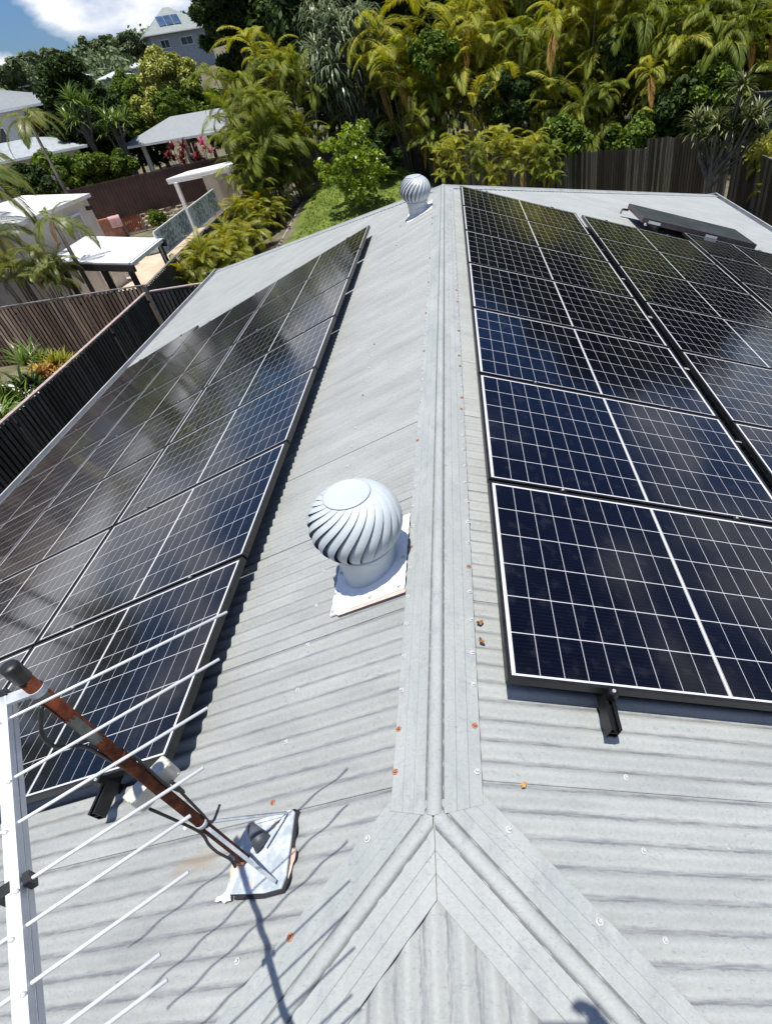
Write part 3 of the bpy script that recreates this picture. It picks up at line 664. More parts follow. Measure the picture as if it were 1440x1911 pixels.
# rods
tips = [(421, 1137), (406, 1225), (384, 1316), (376, 1428), (351, 1518), (347, 1624), (293, 1778)]
def line_pt(u): return b0+bd*u
for i, tp in enumerate(tips):
    zt = 0.862
    T_ = gz(*tp, zt); u = (T_-b0)@bd; 
    es = np.array([0.862, 0.506, 0.0]) if i < 1 else np.array([0.820, 0.572, 0.0]); es /= np.linalg.norm(es)
    # intersect rod direction with the boom line
    A2 = np.array([[bd[0], -es[0]], [bd[1], -es[1]]]); sol = np.linalg.solve(A2, (T_-b0)[:2]*1.0)
    root = b0+bd*sol[0]; half = np.linalg.norm(T_-root)
    zo = np.array([0, 0, -0.009])
    mb = MB(); mb.tube([al(root-es*half+zo), al(root+zo), al(T_+zo)], 0.0031, 10); r = mb.build('rod', M['alu'], ant, True)
    for sgn in (1,):
        mb = MB(); mb.lathe([(0.0042, 0), (0.0042, 0.003), (0.0022, 0.0045), (0.0001, 0.0045)], al(root)+bs*(-0.006 if i % 2 else 0.004)+bd*0.014+np.array([0, 0, 0.0006]), 10); mb.build('rivet', M['zinc'], r, True)
for u in (1.0, ):
    pass
for k in range(3):
    root = b0+bd*(0.70+0.10*k); half = 0.17-0.012*k; es = np.array([0.83, 0.56, 0.0]); es /= np.linalg.norm(es)
    mb = MB(); mb.tube([al(root-es*half)+(0, 0, -0.009), al(root+es*half)+(0, 0, -0.009)], 0.0031, 10); mb.build('rod', M['alu'], ant, True)
# two black insulator blocks on the boom
for px in ((47, 1648),):
    q = gz(*px, 0.85); mb = MB(); Rb = np.array([bd, bs, (0, 0, 1)]).T; mb.box(al(b0+bd*((q-b0)@bd))+bs*0.014+np.array([0, 0, -0.012]), (0.020, 0.022, 0.026), Rb); mb.box(al(b0+bd*((q-b0)@bd))-bs*0.018+np.array([0, 0, -0.012]), (0.020, 0.010, 0.022), Rb); mb.build('insulator', M['blackp'], boom)
# clamp between mast head and boom
cpt = mp_(0.925); mb = MB(); Rm = basis(md)
mb.lathe([(0.0165, -0.008), (0.0185, -0.008), (0.0185, 0.008), (0.0165, 0.008)], al(cpt), 20, Rm); mb.bar(al(cpt)+np.array([0, 0, 0]), al(b0+bd*0.03), 0.03, 0.006)
mb.build('mast_clamp', M['galv'], ant)
# junction box on both sides of the mast
def mast_t(px, py):   # parameter on the mast seen at this pixel height
    best = None
    for k in range(1001):
        P = mp_(k/1000)-CAM; z = P@FW; x_, y_ = 720+PPX+F*(P@RT)/z, 955.5+PPY-F*(P@UP)/z
        e = (x_-px)**2+(y_-py)**2
        if best is None or e < best[0]: best = (e, k/1000)
    return best[1]
tj = mast_t(312, 1462); Pj = mp_(tj)
vj = CAM-Pj; vj -= vj@md*md; vj /= np.linalg.norm(vj); sj = np.cross(md, vj); sj = sj if sj@RT > 0 else -sj
Rj = np.array([sj, md, vj]).T
def rbox(w, h, d_, r=0.006):
    V = []; Fc = []
    pts = []
    for cx, cy, a0 in ((w/2-r, h/2-r, 0), (-w/2+r, h/2-r, PI/2), (-w/2+r, -h/2+r, PI), (w/2-r, -h/2+r, 1.5*PI)):
        for k in range(4): a = a0+k*PI/6; pts.append((cx+r*math.cos(a), cy+r*math.sin(a)))
    n = len(pts); lay = [(-d_/2, 1), (d_/2-0.003, 1), (d_/2, 0.94)]
    for z, sc in lay: V += [(x*sc, y*sc, z) for x, y in pts]
    for j in range(2): Fc += [(j*n+k, j*n+(k+1) % n, (j+1)*n+(k+1) % n, (j+1)*n+k) for k in range(n)]
    Fc += [tuple(range(n-1, -1, -1)), tuple(range(2*n, 3*n))]; return np.array(V), Fc
mb = MB(); V, Fc = rbox(0.130, 0.070, 0.028); mb.add(V @ Rj.T + al(Pj-vj*0.040), Fc); jb = mb.build('junction_box', M['cream'], ant)
mb = MB(); V, Fc = rbox(0.126, 0.066, 0.008); mb.add(V @ Rj.T + al(Pj-vj*0.0215), Fc); mb.build('lid', M['cream'], jb)
for sx in (-1, 1):
    for sy in (-1, 1): mb = MB(); mb.lathe([(0.0035, 0), (0.0035, 0.002), (0.0001, 0.002)], al(Pj-vj*0.0175)+sj*0.055*sx+md*0.025*sy, 8, Rj); mb.build('box_screw', M['zinc'], jb)
# cables
def cable(pts, r, name='cable', mat='blackp'):
    P = np.array([al(p) for p in pts]); n = len(P); T = np.linspace(0, n-1, (n-1)*6+1); out = []
    for t in T:
        i = min(int(t), n-2); f = t-i; p0, p1, p2, p3 = P[max(i-1, 0)], P[i], P[i+1], P[min(i+2, n-1)]
        out.append(0.5*((2*p1)+(-p0+p2)*f+(2*p0-5*p1+4*p2-p3)*f*f+(-p0+3*p1-3*p2+p3)*f**3))
    mb = MB(); mb.tube(out, r, 8); return mb.build(name, M[mat], ant, True)
def side_pt(t, a, r=0.020):
    v = CAM-mp_(t); v -= v@md*md; v /= np.linalg.norm(v); s_ = np.cross(md, v); s_ = s_ if s_@RT > 0 else -s_
    return mp_(t)+r*(v*math.cos(a)+s_*math.sin(a))
cable([side_pt(0.90, -0.9), side_pt(0.86, -1.2, 0.055), side_pt(0.81, -1.3, 0.06), side_pt(0.76, -1.2, 0.030), side_pt(0.70, -1.6), side_pt(0.60, -2.6)], 0.0045)
cable([side_pt(0.66, 1.2), side_pt(0.6, 1.4), side_pt(0.5, 1.0), side_pt(0.42, 1.5, 0.03), side_pt(tj, 1.4, 0.03), side_pt(0.32, 1.3), side_pt(0.26, 1.1), side_pt(0.245, 1.9, 0.07)], 0.004)
cable([side_pt(tj-0.03, -1.9, 0.05), side_pt(0.33, -1.9, 0.03), side_pt(0.26, -1.3), side_pt(0.2, -1.4, 0.030), side_pt(0.14, -1.5, 0.032), side_pt(0.08, -1.2, 0.028), side_pt(0.05, -1.0, 0.04)], 0.0045)
# braces, foot plate, boot, sealant
tb = mast_t(382, 1527); Pb = mp_(tb)
mb = MB(); mb.lathe([(0.0158, -0.008), (0.0175, -0.008), (0.0175, 0.008), (0.0158, 0.008)], al(Pb), 20, Rm); mb.build('brace_collar', M['galv'], ant, True)
plate_c = RP(-1, 0.645, -0.01, 0)
c1, c2 = np.array(RP(-1, 0.555, 0.095, 0.035)), np.array(RP(-1, 0.545, -0.115, 0.035)); c3 = np.array(RP(-1, 0.62, -0.005, 0.03))
for c_ in (c1, c2): mb = MB(); mb.bar(al(Pb+(c_-Pb)/np.linalg.norm(c_-Pb)*0.02), al(c_), 0.011, 0.003, (0.3, 0.2, 1)); mb.build('brace', M['galv'], ant)
mb = MB(); mb.bar(al(c3)+np.array([0, 0, .006]), al(c1), 0.007, 0.003); mb.build('brace', M['galv'], ant)
mb = MB(); V = []
g0 = [(0.765, -0.118), (0.752, 0.030), (0.738, 0.098), (0.548, 0.108), (0.536, 0.098), (0.520, -0.098), (0.532, -0.132), (0.60, -0.136)]
mb.prism([al(RP(-1, s_, y_, 0.014)) for s_, y_ in g0], np.array([-SA, 0, CA])*0.006)
mb.prism([al(RP(-1, s_, y_, 0.0205)) for s_, y_ in ((0.735, 0.085), (0.728, 0.094), (0.552, 0.100), (0.550, 0.090))], np.array([-SA, 0, CA])*0.004)
fp = mb.build('foot_plate', M['galv'], ant)
mb = MB(); mb.prism([al(RP(-1, s_, y_, 0.0095)) for s_, y_ in ((0.725, -0.136), (0.725, 0.09), (0.545, 0.112), (0.524, 0.104), (0.508, -0.10), (0.522, -0.143), (0.60, -0.148))], np.array([-SA, 0, CA])*0.0042); mb.build('plate_shadow', M['dark'], fp)  # dark slab added below the plate as its painted shadow
def lump(s_, y_, rs, h, mat, name, seed):
    r = np.random.default_rng(seed); mb = MB(); n = 18; V = [al(RP(-1, s_, y_, h+0.018))]
    for j, (f, z) in enumerate(((0.45, 0.9), (0.8, 0.6), (1.0, 0.05))):
        for k in range(n):
            a = 2*PI*k/n; q = f*(1+0.28*math.sin(3*a+seed)+0.12*r.normal()); V.append(al(RP(-1, s_+rs[0]*q*math.cos(a), y_+rs[1]*q*math.sin(a), 0.0175+h*z)))
    Fc = [(0, 1+k, 1+(k+1) % n) for k in range(n)]+[(1+j*n+k, 1+(j+1)*n+k, 1+(j+1)*n+(k+1) % n, 1+j*n+(k+1) % n) for j in range(2) for k in range(n)]
    mb.add(V, Fc); return mb.build(name, mat, ant, True)
lump(0.748, -0.045, (0.020, 0.055), 0.008, M['seal'], 'sealant', 1); lump(0.765, -0.125, (0.030, 0.015), 0.004, M['flash'], 'sealant', 2); lump(0.606, 0.070, (0.020, 0.014), 0.008, M['seal'], 'sealant', 3); lump(0.655, -0.100, (0.013, 0.022), 0.003, M['tape'], 'sealant', 4)
lump(0.509, -0.055, (0.008, 0.04), 0.003, M['tape'], 'sealant', 6)
mb = MB(); B0 = np.array(RP(-1, 0.640, 0.010, 0.018)); B1 = np.array(RP(-1, 0.690, 0.070, 0.060)); mb.tube([al(B0-[0, 0, .0]), al(B0*0.6+B1*0.4), al(B1)], [0.034, 0.028, 0.014], 14); mb.build('boot', M['boot'], ant, True)
mb = MB(); q = RP(-1, 0.728, -0.03, 0.03); mb.box(al(q), (0.02, 0.02, 0.03), Rm); mb.tube([al(q)+(-0.02, 0, 0.01), al(q)+(0.025, -0.01, 0.012)], 0.005, 8); mb.build('foot_bolt', M['rusts'], ant)
# dry leaves lying on the sheets
M['dryleaf'] = noisy('dry_leaf', (0.20, 0.08, 0.03), (0.34, 0.16, 0.06), 60, 0.7)
M['oleaf'] = noisy('orange_leaf', (0.5, 0.22, 0.06), (0.7, 0.4, 0.15), 60, 0.7)
def dry_leaf(s_, y_, L, mat, label, rot, side=1):
    mb = MB(); P = np.array(RP(side, s_, y_, 0.012)); n = 6; V = []
    for i in range(n+1):
        t = i/n; w = 0.34*L*math.sin(PI*min(1, t*0.97+0.03))**0.8; V += [(L*(t-0.5), w, 0.006*math.sin(t*9)+0.004), (L*(t-0.5), 0, 0.0), (L*(t-0.5), -w, 0.007*math.sin(t*7+1)+0.005)]
    V = np.array(V); c, s2 = math.cos(rot), math.sin(rot); V = V @ np.array([[c, s2, 0], [-s2, c, 0], [0, 0, 1]]); B = np.array([np.array([side*CA, 0, -SA]), (0, 1, 0), (side*SA, 0, CA)]).T
    mb.add(V @ B.T, [(3*i+k, 3*i+k+1, 3*i+k+4, 3*i+k+3) for i in range(n) for k in (0, 1)]); o = mb.build('dry_leaf', mat, None, True); o.location = P
    tag(o, label, 'dead leaf')
dry_leaf(0.172, 0.745, 0.030, M['dryleaf'], 'small brown dead leaf by the ridge flashing, the farther of the two brown ones', 0.4)
dry_leaf(0.174, 0.655, 0.028, M['dryleaf'], 'small brown dead leaf by the ridge flashing, the nearer of the two brown ones', 2.2)
dry_leaf(0.285, 0.100, 0.024, M['oleaf'], 'tiny orange leaf lying at the sheet lap in front of the right hand panels', 1.0)

# ================================================================== GROUND
def sm(t): t = min(1.0, max(0.0, t)); return t*t*(3-2*t)
def terrain(x, y):
    d = math.hypot(x, y); z = GZ
    z += 1.35*sm((y-25)/11)*sm((0.5-x)/4.5)*sm((x+10.2)/3.5)          # lawn bank at the back of the yard
    if y > 30: z += 11.5*sm((d-75)/110)*(0.60+0.40*sm((x+95)/50)) + 2.5*sm((d-150)/200)
    return z
def grid(name, xs, ys, mat, dz=0.0, fn=terrain):
    V = [(x, y, fn(x, y)+dz) for x in xs for y in ys]; ny = len(ys)
    Q = [(i*ny+j, (i+1)*ny+j, (i+1)*ny+j+1, i*ny+j+1) for i in range(len(xs)-1) for j in range(ny-1)]
    return fast_mesh(name, V, Q, mat, None, True)
def spaced(a, b, near, far):
    s = set(np.round(np.arange(-40, 41, near), 3)) | set(np.round(np.arange(a, b+1, far), 3)); return sorted(s)
M['soil'] = noisy('garden_soil', (0.08, 0.072, 0.042), (0.19, 0.17, 0.10), 1.5, 0.95, bump=0.4)
M['lawn'] = noisy('lawn_green', (0.07, 0.11, 0.012), (0.16, 0.20, 0.03), 1.3, 0.9, detail=12)
M['bark'] = noisy('garden_mulch', (0.09, 0.05, 0.035), (0.20, 0.13, 0.10), 12, 0.95, bump=0.5)
structure(grid('ground', spaced(-400, 400, 2.0, 40), spaced(-360, 440, 2.0, 40), M['soil']))
structure(grid('lawn', np.arange(-9.0, 9.1, 0.6), np.arange(16, 41, 0.6), M['lawn'], 0.012))
mb = MB(); V = []; pth = []
for k in range(26):
    y = 17+k*0.8; x = -8.9+0.028*(y-17)**1.25*0.55; pth.append((x, y, terrain(x, y)+0.03)); V += [(x-1.1, y, terrain(x-1.1, y)+0.02), (x, y, terrain(x, y)+0.02)]
mb.add(V, [(2*i, 2*i+1, 2*i+3, 2*i+2) for i in range(25)]); structure(mb.build('garden_bed', M['bark']))
mb = MB(); mb.tube(pth, 0.05, 6); tag(mb.build('lawn_edging', noisy('pale_edging', (0.3, 0.27, 0.25), (0.42, 0.39, 0.36), 8, 0.8)), 'curved pale edging strip between the lawn and the mulch bed', 'garden edging')
# neighbour's paving
mb = MB(); mb.prism([(-40, 18.1, GZ+0.01), (-10.4, 18.1, GZ+0.01), (-10.6, 36, GZ+0.01), (-40, 30, GZ+0.01)], (0, 0, 0.02)); structure(mb.build('patio', M['patio']))
mb = MB(); mb.prism([(-23.8, -14, GZ+0.01), (-14.6, -14, GZ+0.01), (-13.2, 16.0, GZ+0.01), (-23.8, 16.6, GZ+0.01)], (0, 0, 0.03)); structure(mb.build('pool_surround', M['whitewall']))
M['water'] = noisy('pool_water', (0.01, 0.20, 0.17), (0.02, 0.30, 0.26), 2, 0.06)
mb = MB(); mb.prism([(-21, 5, GZ+0.045), (-16.2, 5, GZ+0.045), (-15.7, 12.6, GZ+0.045), (-21, 13.0, GZ+0.045)], (0, 0, 0.004)); structure(mb.build('pool_water', M['water']))

# ================================================================== FENCES
def fence(label, pts, tops, bot, mat, railmat, side, bay=2.4, wb=0.095, gap=0.04, cap_w=0.09, name='fence', backing=None, cap=True, jit=0.012):
    """pts: plan points; tops: height of the top at each; side: +1/-1 the face the boards are fixed on"""
    o = empty(name, (pts[0][0], pts[0][1], bot), label, 'fence'); O = np.array([pts[0][0], pts[0][1], bot])
    for i in range(len(pts)-1):
        a, b = np.array(pts[i], float), np.array(pts[i+1], float); L = np.linalg.norm(b-a); d = (b-a)/L; nrm = np.array([-d[1], d[0]])*side
        nb = max(1, round(L/bay))
        for k in range(nb):
            p0, p1 = a+d*L*k/nb, a+d*L*(k+1)/nb; z0 = tops[i]+(tops[i+1]-tops[i])*k/nb; z1 = tops[i]+(tops[i+1]-tops[i])*(k+1)/nb
            mb = MB(); l = L/nb; x = 0.005
            while x < l-wb:
                zt = z0+(z1-z0)*x/l-0.02+random.uniform(-jit, jit)
                c = p0+d*(x+wb/2)+nrm*(0.03+random.uniform(0, 0.004)); h = zt-bot
                mb.box((*c, bot+h/2) - O, (wb, 0.014, h), np.array([[d[0], -d[1], 0], [d[1], d[0], 0], [0, 0, 1]])); x += wb+gap*random.uniform(0.8, 1.2)
            mb.build('paling_panel', mat, o)
            for f in (0.15, 0.86):
                mb = MB(); zz = bot+(min(z0, z1)-bot)*f; mb.bar((*(p0+nrm*0.0), zz)-O, (*(p1+nrm*0.0), zz)-O, 0.04, 0.07); mb.build('rail', backing or mat, o)
            if gap < 0.06 and backing:
                mb = MB(); mb.bar((*(p0-nrm*0.035), (bot+z0)/2-0.04)-O, (*(p1-nrm*0.035), (bot+z1)/2-0.04)-O, 0.016, (z0+z1)/2-bot-0.1); mb.build('backing_boards', backing, o)
            mb = MB(); mb.box((*(p0-nrm*0.05), (bot+z0)/2) - O, (0.1, 0.1, z0-bot-0.01)); mb.build('post', railmat, o)
            if cap: mb = MB(); mb.bar((*(p0+nrm*0.0), z0)-O, (*(p1+nrm*0.0), z1)-O, cap_w, 0.03); mb.build('cap_rail', railmat, o)
    return o
M['paledark'] = noisy('dark_fence_backing', (0.006, 0.006, 0.006), (0.013, 0.012, 0.012), 5, 0.9)
fence('charcoal paling fence running down the left side of the roof, nearest the house', [(-9.68, 1.0), (-9.66, 12.0), (-9.72, 17.05)], [-3.0, -3.0, -3.0], GZ, M['palegrey'], M['pinkrail'], -1, backing=M['paledark'], gap=0.05)
fence('short charcoal paling fence closing the side yard at right angles behind the long left fence', [(-6.3, 17.2), (-9.6, 17.15)], [-3.0, -3.0], GZ, M['palegrey'], M['pinkrail'], 1, backing=M['paledark'], gap=0.05)
fence('sunlit brown paling fence between the pergola and the pool area at left', [(-10.15, 17.92), (-26.0, 17.75)], [-3.0, -3.0], GZ, M['palebrown'], M['greyrail'], 1, backing=M['paledark'], gap=0.045)
fence('grey paling fence running back beside the golden palms and the patterned screen', [(-10.06, 17.95), (-10.2, 20.5), (-10.45, 27.0), (-10.66, 36.0)], [-3.03, -3.0, -3.0, -3.0], GZ, M['palegrey'], M['greyrail'], -1, backing=M['paledark'], gap=0.055)
def D(x): return (x, 24.8+(10.7-x)*0.85)
fence('tall bay of weathered paling fence at the back, left of the dragon tree', [D(10.6), D(8.05)], [-2.66, -2.70], GZ, M['paleback'], M['greyrail'], 1, bay=2.6, gap=0.02, backing=M['paledark'], cap=False, jit=0.03)
fence('lower stretch of weathered paling fence below the palms, left of the tall bay', [D(8.0), D(5.2)], [-3.05, -3.12], GZ, M['paleback'], M['greyrail'], 1, bay=2.8, gap=0.02, backing=M['paledark'], cap=False, jit=0.03)
fence('long lowest stretch of weathered paling fence among the palms behind the lawn', [D(5.1), D(-10.6)], [-3.32, -2.2], GZ, M['paleback'], M['greyrail'], 1, bay=2.7, gap=0.02, backing=M['paledark'], cap=False, jit=0.03)
fence('dark weathered paling fence along the right side of the house, with a pale cap rail', [(10.72, 24.6), (10.72, 2.0)], [-2.98, -3.0], GZ, M['paleback'], M['greyrail'], -1, bay=2.4, gap=0.02, backing=M['paledark'], jit=0.02)
q0, q1 = atd(1409, 172, 29.0), atd(1500, 150, 27.5)
M['bluesteel'] = noisy('dark_blue_grey_boards', (0.020, 0.024, 0.030), (0.035, 0.04, 0.048), 4, 0.6)
fence('tall dark blue-grey fence at the upper right edge behind the bushy tree', [(q0[0], q0[1]), (q1[0], q1[1])], [q0[2], q0[2]+0.1], q0[2]-3.3, M['bluesteel'], M['greyrail'], -1, wb=0.16, gap=0.02, backing=M['paledark'])
# brown ribbed steel fence
def steel_fence(label, pts, zt, zb):
    O = np.array([pts[0][0], pts[0][1], zb]); o = empty('steel_fence', O, label, 'fence')
    for i in range(len(pts)-1):
        a, b = np.array(pts[i]), np.array(pts[i+1]); L = np.linalg.norm(b-a); d = (b-a)/L; n_ = np.array([-d[1], d[0]]); nb = max(1, round(L/2.4))
        for k in range(nb):
            p0, p1 = a+d*L*k/nb, a+d*L*(k+1)/nb; l = L/nb; prof = []; x = 0.03
            while x < l-0.03:
                prof += [(x, 0.0), (x+0.06, 0.0), (x+0.075, 0.03), (x+0.115, 0.03), (x+0.13, 0.0)]; x += 0.19
            V = []
            for x, w in prof: q = p0+d*x+n_*w; V += [(*q, zb+0.05)-O, (*q, zt-0.03)-O]
            mb = MB(); mb.add(V, [(2*j, 2*j+2, 2*j+3, 2*j+1) for j in range(len(prof)-1)]); mb.build('steel_sheet', M['brownsteel'], o)
            mb = MB(); mb.box((*p0, (zt+zb)/2)-O, (0.06, 0.06, zt-zb+0.02)); mb.build('post', M['brownsteel'], o)
            mb = MB(); mb.bar((*p0, zt)-O, (*p1, zt)-O, 0.05, 0.05); mb.build('rail', M['brownsteel'], o); mb = MB(); mb.bar((*p0, zb+0.03)-O, (*p1, zb+0.03)-O, 0.05, 0.05); mb.build('rail', M['brownsteel'], o)
steel_fence('dark red-brown ribbed steel fence behind the patio, below the grey pavilion', [(-9.5, 40.6), (-13.47, 39.0), (-18.0, 37.1), (-20.9, 35.6), (-30, 31.5)], -2.12, -3.95)

# ================================================================== NEIGHBOURING BUILDINGS
M['pane'] = noisy('window_glass', (0.02, 0.025, 0.03), (0.05, 0.06, 0.07), 1, 0.1)
M['frost'] = noisy('frosted_window', (0.25, 0.30, 0.28), (0.50, 0.54, 0.50), 18, 0.3, stretch=(1, 1, 6))
def hip_house(label, c, w, d, yaw, z_eave, rise, z_bot, wallm, roofm, wins=(), over=0.5, cat='house', gable=False, posts=None, name='house'):
    """c plan centre; w along local x, d along local y"""
    O = np.array([c[0], c[1], z_bot]); o = empty(name, O, label, cat, None, yaw); H = z_eave-z_bot
    W, D_ = w/2+over, d/2+over; r = 0 if gable else min(W, D_); 
    if w >= d: R0, R1 = (-(W-r), 0), (W-r, 0)
    else: R0, R1 = (0, -(D_-r)), (0, D_-r)
    E = [(-W, -D_, H), (W, -D_, H), (W, D_, H), (-W, D_, H)]; V = E+[(R0[0], R0[1], H+rise), (R1[0], R1[1], H+rise)]
    V2 = [(x, y, z-0.14) for x, y, z in E]
    if w >= d: Fc = [(0, 1, 5, 4), (2, 3, 4, 5), (1, 2, 5), (3, 0, 4)]
    else: Fc = [(1, 2, 5, 4), (3, 0, 4, 5), (0, 1, 4), (2, 3, 5)]
    mb = MB(); mb.add(V+V2, Fc+[(0, 6, 7, 1), (1, 7, 8, 2), (2, 8, 9, 3), (3, 9, 6, 0), (6, 9, 8, 7)]); rf = mb.build('roof', roofm, o)
    mb = MB(); 
    for k in range(4):
        a, b = E[k], E[(k+1) % 4]; mb.bar((a[0]*1.01, a[1]*1.01, H-0.07), (b[0]*1.01, b[1]*1.01, H-0.07), 0.06, 0.13)
    mb.build('gutter', M['whitepaint'], rf)
    if posts is None:
        mb = MB(); mb.box((0, 0, (H-0.15)/2), (w, d, H-0.15)); mb.build('wall', wallm, o)
    else:
        for x, y in posts: mb = MB(); mb.box((x, y, (H-0.15)/2), (0.22, 0.22, H-0.15)); mb.build('post', M['whitepaint'], o)
    for (face, u, z, ww, hh) in wins:
        # face: 0 -y, 1 +x, 2 +y, 3 -x
        mb = MB(); fr = MB()
        if face in (0, 2): y = (-d/2-0.02) if face == 0 else d/2+0.02; mb.box((u, y, z), (ww, 0.03, hh)); fr.box((u, y*1.002, z+hh/2+0.04), (ww+0.16, 0.05, 0.07)); fr.box((u, y*1.002, z-hh/2-0.04), (ww+0.2, 0.08, 0.07)); fr.box((u-ww/2-0.04, y*1.002, z), (0.07, 0.05, hh)); fr.box((u+ww/2+0.04, y*1.002, z), (0.07, 0.05, hh)); fr.box((u, y*1.003, z), (0.05, 0.045, hh))
        else: x = (w/2+0.02) if face == 1 else -w/2-0.02; mb.box((x, u, z), (0.03, ww, hh)); fr.box((x*1.002, u, z+hh/2+0.04), (0.05, ww+0.16, 0.07)); fr.box((x*1.002, u, z-hh/2-0.04), (0.08, ww+0.2, 0.07)); fr.box((x*1.002, u-ww/2-0.04, z), (0.05, 0.07, hh)); fr.box((x*1.002, u+ww/2+0.04, z), (0.05, 0.07, hh)); fr.box((x*1.003, u, z), (0.045, 0.05, hh))
        wn_ = mb.build('window', M['pane'], o); fr.build('window_frame', M['whitepaint'], wn_)
    return o
def corner_house(label, P, w, d, yaw, corner, **k):
    """put the eave corner (sx, sy) of the house at plan point P"""
    over = k.get('over', 0.5); c, s = math.cos(yaw), math.sin(yaw); x, y = corner[0]*(w/2+over), corner[1]*(d/2+over)
    return hip_house(label, (P[0]-(c*x-s*y), P[1]-(s*x+c*y)), w, d, yaw, **k)
# white-roofed outbuilding beside the patio
K = atd(165, 361, 31.0); K2 = gz(70, 400, K[2]); yaw = math.atan2(K[1]-K2[1], K[0]-K2[0])
wb_ = corner_house('cream outbuilding with a low white roof beside the sunny patio', K, 7.5, 3.0, yaw, (1, -1), z_eave=K[2], rise=0.45, z_bot=GZ, wallm=M['whitewall'], roofm=M['whiteroof'], over=0.12)
mb = MB(); mb.box((2.55, -1.53, 1.7), (0.55, 0.05, 2.6)); wnd = mb.build('window', M['frost'], wb_)
mb = MB(); mb.box((2.24, -1.54, 1.7), (0.07, 0.08, 2.7)); mb.box((2.86, -1.54, 1.7), (0.07, 0.08, 2.7)); mb.box((2.55, -1.54, 3.04), (0.7, 0.08, 0.07)); mb.build('window_frame', M['whitepaint'], wnd)
mb = MB(); mb.box((3.5, -1.6, K[2]-GZ-0.45), (0.14, 0.2, 0.14)); mb.build('wall_lamp', M['blackp'], wb_)
# two-storey grey house at the far left
P = atd(97, 188, 56.0); yawh = math.radians(20)
corner_house('two-storey pale house with a grey hip roof at the far left edge', P, 11, 10, yawh, (1, -1), z_eave=P[2], rise=1.5, z_bot=GZ, wallm=M['whitewall'], roofm=M['greyroof'], wins=((0, 1.5, 5.0, 1.6, 1.1), (0, -2.2, 5.0, 1.6, 1.1), (1, 0, 5.0, 1.4, 1.1)), over=0.7)
P = atd(160, 270, 50.0)
corner_house('low wing with a pale grey hip roof in front of the two-storey house', P, 9, 5.5, yawh, (1, -1), z_eave=P[2], rise=0.75, z_bot=GZ, wallm=M['whitewall'], roofm=noisy('light_grey_sheet_roof', (0.33, 0.36, 0.37), (0.42, 0.45, 0.46), 3, 0.5), wins=((0, 0, 2.2, 1.8, 1.2),), over=0.6)
hip_house('unseen pale tan roofed house added beyond the left edge to brighten the left panel reflections', (-31, 3), 14, 17, 0.05, z_eave=-2.1, rise=4.4, z_bot=GZ, wallm=M['whitewall'], roofm=noisy('added_house_tan_roof', (0.42, 0.36, 0.30), (0.55, 0.48, 0.42), 1.2, 0.7), wins=((1, -4, 2.0, 1.8, 1.3), (1, 0, 1.6, 2.4, 2.2), (1, 4.5, 2.0, 1.8, 1.3)))  # unseen house, put here to be mirrored bright in the left panels
hip_house('unseen broad pale roofed house added west of the outbuilding for more bright panel reflection', (-44, 25), 15, 20, 0.1, z_eave=-1.9, rise=4.6, z_bot=GZ, wallm=M['whitewall'], roofm=M['whiteroof'], wins=((1, -4, 2.0, 1.8, 1.3), (1, 4.5, 2.0, 1.8, 1.3)))  # second unseen house, added to widen that bright reflection
# grey pavilion
P = atd(222, 276, 50.0); P2 = gz(398, 246, P[2]); yawp = math.atan2(P2[1]-P[1], P2[0]-P[0])
corner_house('open garden pavilion with a grey hip roof and white posts above the brown fence', P, 8.6, 4.8, yawp, (-1, -1), z_eave=P[2], rise=1.0, z_bot=GZ+1.0, wallm=None, roofm=noisy('pavilion_grey_roof', (0.25, 0.27, 0.28), (0.32, 0.34, 0.35), 3, 0.6, stretch=(12, 1, 1)), posts=[(-3.7, -1.8), (-2.4, 1.9), (0.6, 1.9), (3.7, -1.8), (3.7, 1.9)], cat='pavilion', name='pavilion')
# white patio shelter
zr = -2.1; a, b, c_, d_ = gz(312, 340, zr), gz(440, 314, zr), gz(432, 306, zr), gz(352, 325, zr)
O = np.array([*a[:2], GZ]); sh = empty('patio_shelter', O, 'white flat-roofed patio shelter with a cream back wall between brown fence and palms', 'shelter')
mb = MB(); mb.prism([a-O, b-O, c_-O, d_-O], (0, 0, 0.13)); mb.build('roof', M['whiteroof'], sh)
mb = MB(); mb.bar(a-O+(0.05, -0.05, 0), b-O+(0.05, -0.05, 0), 0.06, 0.2); mb.build('fascia', M['whitepaint'], sh)
for px, py in ((326, 342), (426, 321), (435, 320)):
    q = gz(px, py, zr); mb = MB(); mb.box(np.array([q[0], q[1]+0.15, (zr+GZ)/2])-O, (0.17, 0.17, zr-GZ)); mb.build('post', M['whitepaint'], sh)
q0, q1 = gz(366, 335, zr), gz(436, 318, zr); mb = MB(); mb.bar(np.array([q0[0], q0[1]+0.9, (zr+GZ)/2])-O, np.array([q1[0], q1[1]+0.9, (zr+GZ)/2])-O, 0.12, zr-GZ-0.01); mb.build('wall', noisy('cream_wall', (0.40, 0.36, 0.29), (0.48, 0.44, 0.36), 2, 0.85), sh)
